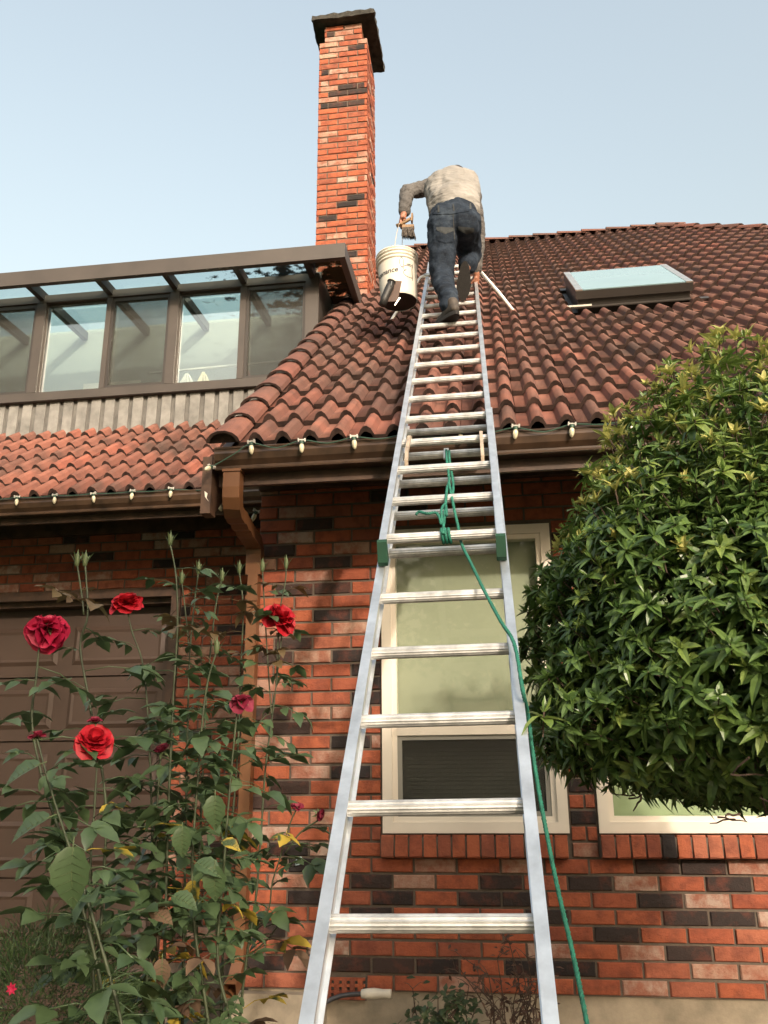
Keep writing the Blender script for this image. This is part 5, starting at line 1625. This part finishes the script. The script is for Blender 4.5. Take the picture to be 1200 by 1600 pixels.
def bloom(own, p, r_, axis, m, seed, layers=((3, 0, .15), (4, 0, .35), (5, 1, .62), (6, 1, .95), (7, 2, 1.30)), name='bloom'):
    rd = random.Random(seed)
    p = Vector(p); axis = Vector(axis).normalized()
    q0 = axis.to_track_quat('Z', 'Y')
    mb = MB()
    for k in range(5):
        a = k * 1.257; dv = q0 @ Vector((math.cos(a), math.sin(a), -.35))
        leaf_blade(mb, p - axis * r_ * .55, dv, axis, r_ * .8, r_ * .28, .2, .3, 0, 2)
    mb.lathe([(.001, -.25 * r_), (.16 * r_, -.2 * r_), (.2 * r_, 0), (.12 * r_, .12 * r_)], 8, 0, Matrix.Translation(p - axis * r_ * .6) @ q0.to_matrix().to_4x4())
    b = mb.build(name, M['sepal'], own, True)
    for (n, mi, tilt) in layers:
        o_ = rd.uniform(0, 6)
        for k in range(n):
            a = o_ + 6.283 * k / n + rd.uniform(-.2, .2)
            q = q0 @ Euler((0, 0, a)).to_quaternion() @ Euler((-(tilt + rd.uniform(-.12, .12)), 0, 0)).to_quaternion()
            s_ = r_ * (0.82 + .42 * tilt * .6) * rd.uniform(.9, 1.08)
            child(b, 'petal', PET[m][mi], p - axis * r_ * .52 + q @ Vector((0, .06 * r_, 0)), q.to_euler(), (s_,) * 3)
bloom(rose_l, (-.868, 1.55, 1.918), .041, (.12, -.25, 1), 'rose_pink', 1, ((4, 0, .8), (5, 1, 1.35), (6, 2, 1.95), (6, 2, 2.25)))
bloom(rose_m, (-.922, 2.0, 2.052), .040, (-.05, -.45, .9), 'rose', 2)
bloom(rose_l, (-.762, 1.58, 1.690), .036, (.45, -.70, .60), 'rose', 3)
bloom(rose_r, (-.545, 2.13, 2.025), .045, (.55, -.35, .7), 'rose', 4)
bloom(rose_m, (-.553, 1.8, 1.778), .026, (-.1, -.3, .9), 'rose_dark', 5, ((3, 0, .3), (5, 1, .9), (4, 2, 1.6)), 'wilted_bloom')
bloom(rose_l, (-.756, 1.88, 1.676), .026, (-.2, -.4, .8), 'rose_dark', 6, ((4, 0, .2), (5, 1, .6)), 'wilted_bloom')
bloom(rose_r, (-.505, 2.15, 1.548), .018, (.2, -.5, .8), 'rose_dark', 7, ((3, 0, .5), (5, 1, 1.1)), 'wilted_bloom')
bloom(rose_r, (-.443, 2.14, 1.520), .021, (.7, -.4, -.2), 'rose_dark', 8, ((4, 0, .2), (5, 1, .55)), 'wilted_bloom')
bloom(rose_l, (-.81, 1.45, 1.688), .018, (-.1, -.2, 1), 'rose_dark', 9, ((3, 0, .4), (4, 1, 1.2)), 'wilted_bloom')
bloom(rose_l, (-.778, 1.6, 1.722), .018, (.1, -.2, 1), 'rose_dark', 10, ((3, 0, .4), (4, 1, 1.0)), 'wilted_bloom')
def bud(own, p, s_=1.0):
    mb = MB(); p = Vector(p)
    mb.lathe([(.0015, -.012 * s_), (.006 * s_, -.008 * s_), (.0065 * s_, 0), (.0075 * s_, .006 * s_), (.006 * s_, .016 * s_), (.002 * s_, .026 * s_), (.0004, .034 * s_)], 8, 0, Matrix.Translation(p))
    for k in range(4):
        a = k * 1.57
        leaf_blade(mb, p + Vector((.006 * math.cos(a), .006 * math.sin(a), 0)) * s_, Vector((.25 * math.cos(a), .25 * math.sin(a), 1)), Vector((math.cos(a), math.sin(a), 0)), .030 * s_, .006 * s_, .2, -.35, 0, 2)
    mb.build('bud', M['sepal'], own, True)
for own, p in ((rose_l, (-.907, 1.75, 2.068)), (rose_l, (-.926, 1.75, 2.069)), (rose_m, (-.773, 1.9, 2.150)), (rose_m, (-.735, 2.0, 2.102)), (rose_m, (-.777, 2.0, 2.078)), (rose_m, (-.707, 2.1, 2.104)), (rose_m, (-.61, 1.8, 1.873)), (rose_r, (-.693, 2.2, 2.148)), (rose_r, (-.55, 2.15, 2.144)), (rose_r, (-.614, 2.15, 2.138))):
    bud(own, p, .85)

# ------------------------------------------------------------------ low plants at the foot of the wall
heath = empty('needle_shrub', (-0.90, 1.62, 0), 'low feathery dark green shrub with small magenta flowers in the bottom left corner', 'shrub')
mb = MB(); rd = random.Random(41)
for k in range(20000):
    d = Vector((rd.gauss(0, 1), rd.gauss(0, 1), rd.gauss(0, 1))).normalized(); r_ = rd.uniform(.55, 1.0) ** .5 * (1 + .12 * noise.noise(d * 4))
    c = Vector((-0.90 + d.x * .20 * r_, 1.72 + d.y * .28 * r_, 1.06 + d.z * .30 * r_ + 0.02 * noise.noise(d * 5)))
    leaf_blade(mb, c, d * 1.2 + Vector((rd.uniform(-1, 1), rd.uniform(-1, 1), rd.uniform(-.8, .9))), Vector((rd.uniform(-1, 1), rd.uniform(-1, 1), .3)), rd.uniform(.014, .026), .0075, .2, .1, 0, 1, .3)
tag(mb.build('foliage', M['needle'], heath), kind='stuff')
mb = MB(); mb.tube([(-.90, 1.70, 0), (-.90, 1.70, .5), (-.90, 1.72, 1.0)], [.03, .025, .015], 7); mb.build('stem', M['bark'], heath)
for i, p in enumerate(((-.905, 1.42, 1.385), (-.885, 1.44, 1.36), (-.815, 1.47, 1.28), (-.79, 1.50, 1.175), (-.77, 1.52, 1.13), (-.86, 1.45, 1.372))):
    mb = MB()
    for k in range(7):
        a = k * .9; leaf_blade(mb, Vector(p), Vector((math.cos(a), -.5, math.sin(a))), Vector((0, -1, 0)), .010, .006, .1, .3, 0, 2)
    mb.build('flower', M['rose_pink'], heath)

def twiggy(name, loc, label, centre, size, nb, leafm, lsize, nleaf, seed, lw=.45):
    o = empty(name, loc, label, 'shrub')
    rd = random.Random(seed)
    tips_ = []
    mb = MB()
    for k in range(nb):
        p = Vector((loc[0] + rd.uniform(-.05, .05), loc[1], loc[2])); d = Vector((rd.uniform(-1, 1), rd.uniform(-.5, .5), 1.6)).normalized()
        goal = Vector(centre) + Vector((rd.uniform(-1, 1) * size[0], rd.uniform(-1, 1) * size[1], rd.uniform(-1, 1) * size[2]))
        pts = [p]
        for j in range(7):
            g_ = (goal - pts[-1]); stp = max(.04, g_.length / (7 - j))
            d = (d * .4 + g_.normalized() + Vector((rd.uniform(-.45, .45), rd.uniform(-.3, .3), rd.uniform(-.4, .4)))).normalized()
            pts.append(pts[-1] + d * stp)
            if j > 2: tips_.append(pts[-1])
        mb.tube(pts, [.007, .006, .005, .0045, .004, .003, .0025, .0018], 5)
        for j in range(4, 8):
            q = pts[j]; e_ = q
            for s_ in range(2):
                dd = Vector((rd.uniform(-1, 1), rd.uniform(-.6, .6), rd.uniform(-.3, 1))).normalized()
                e2 = q + dd * rd.uniform(.03, .07); mb.tube([q, q.lerp(e2, .5) + Vector((0, 0, .006)), e2], [.002, .0016, .001], 4); tips_.append(e2)
    tag(mb.build('stems', M['twig'], o), kind='stuff')
    mb = MB()
    for k in range(nleaf):
        q = rd.choice(tips_) + Vector((rd.gauss(0, .012), rd.gauss(0, .012), rd.gauss(0, .012)))
        if q.z < loc[2] + .2: continue
        leaf_blade(mb, q, Vector((rd.uniform(-1, 1), rd.uniform(-1, .6), rd.uniform(-.5, .8))), Vector((rd.uniform(-.5, .5), -.5, 1)), lsize * rd.uniform(.7, 1.2), lsize * lw, .2, .3, 0, 2)
    tag(mb.build('leaves', leafm, o), kind='stuff')
    return o
twiggy('bare_shrub', (0.0, 4.25, 0.2), 'half bare brown twiggy shrub against the brick wall behind the ladder', (-0.02, 4.05, 0.80), (.19, .10, .15), 22, M['dead'], .030, 330, 51)
twiggy('leafy_plant', (-0.42, 4.2, 0.2), 'small green leafy plant at the wall foot left of the bare shrub', (-0.45, 4.02, 0.66), (.24, .10, .10), 20, M['ivy'], .036, 620, 52, .7)
mb = MB(); mb.tube(smooth_path([(-1.12, 4.40, .30), (-1.02, 4.43, .47), (-.93, 4.44, .575), (-.86, 4.45, .622), (-.78, 4.455, .640), (-.715, 4.457, .644)], .03), .0105, 8)
co = mb.build('power_cord', M['cord'], None, True); tag(co, 'dark cable curving up to a pale connector near the wall vent', 'cable')
mb = MB(); mb.tube([(-.722, 4.457, .644), (-.69, 4.457, .645), (-.66, 4.457, .646), (-.62, 4.457, .646), (-.58, 4.457, .646)], [.019, .023, .024, .020, .021], 12)
pc = mb.build('connector', M['plug'], co, True)
mb = MB()
mb.tube([(-1.085, 4.594, 1.19), (-1.075, 4.588, 1.225), (-1.055, 4.588, 1.23), (-1.045, 4.592, 1.205), (-1.065, 4.588, 1.195), (-1.085, 4.594, 1.19)], .0035, 6)
wo = mb.build('wall_hook', M['blue_clip'], None, True); tag(wo, 'tiny pale blue wire hook fixed to the brick wall', 'hook')

# ------------------------------------------------------------------ unseen trees behind the camera, added to shade roses and cut sky light
def tree(loc, h, rad, seed, label, trunk_h=None):
    rd = random.Random(seed)
    o = empty('unseen_shade_tree', loc, label, 'tree', 'unseen trees added for shade')
    th = trunk_h or h * .35
    mb = MB(); mb.tube([Vector(loc), Vector(loc) + Vector((.1, 0, th * .6)), Vector(loc) + Vector((0, .1, h * .75))], [.22, .17, .06], 9)
    for k in range(7):
        a = rd.uniform(0, 6.28); s0 = Vector(loc) + Vector((0, 0, th * rd.uniform(.8, 1.5)))
        mb.tube([s0, s0 + Vector((math.cos(a) * rad * .4, math.sin(a) * rad * .4, rad * .4)), s0 + Vector((math.cos(a) * rad * .75, math.sin(a) * rad * .75, rad * .6))], [.07, .05, .02], 6)
    mb.build('trunk', M['bark'], o)
    mb = MB()
    cz = (th + h) / 2; rz = (h - th) / 2
    blobs = [(Vector((rd.gauss(0, rad * .45), rd.gauss(0, rad * .4), cz + rd.uniform(-.75, .75) * rz)), rd.uniform(.35, .6) * rad) for _ in range(22)] + [(Vector((0, 0, cz)), rad * .8)]
    for k in range(5200):
        c, r_ = rd.choice(blobs)
        d = Vector((rd.gauss(0, 1), rd.gauss(0, 1), rd.gauss(0, 1))).normalized()
        p = Vector(loc) + c + d * r_ * rd.uniform(.5, 1) ** .4
        hx, hy = p.x - loc[0], p.y - loc[1]; hr = math.hypot(hx, hy)
        if hr > rad: p.x = loc[0] + hx / hr * rad * rd.uniform(.75, 1); p.y = loc[1] + hy / hr * rad * rd.uniform(.75, 1)
        if p.z > h + loc[2]: p.z = h + loc[2] - rd.uniform(0, .3)
        leaf_blade(mb, p, Vector((rd.uniform(-1, 1), rd.uniform(-1, 1), rd.uniform(-.6, .6))), Vector((rd.uniform(-1, 1), rd.uniform(-1, 1), 1)), rd.uniform(.16, .30), .15, .2, .2, 0, 2)
    tag(mb.build('crown', M['tree_leaf'], o), kind='stuff')

for args in (((3.1, -8.0, 0), 10.0, 2.2, 61, 'tall broad tree standing across the street'),
             ((7.6, -8.6, 0), 6.9, 2.1, 62, 'shorter round tree right of the tall one'),
             ((11.0, -7.6, 0), 7.0, 2.2, 63, 'low round tree third from the right end of the row'),
             ((0.2, -8.6, 0), 10.0, 2.4, 64, 'wide tall tree just left of the tallest one'),
             ((-3.6, -8.0, 0), 10.5, 2.5, 65, 'dense tree second from the left end of the row'),
             ((-7.6, -6.5, 0), 10.5, 2.6, 66, 'broad tree at the left end of the row'),
             ((14.5, -5.0, 0), 7.5, 2.3, 67, 'spreading tree second from the right end of the row'),
             ((16.5, -1.0, 0), 8.0, 2.4, 68, 'spreading tree at the right end of the row')):
    tree(*args)
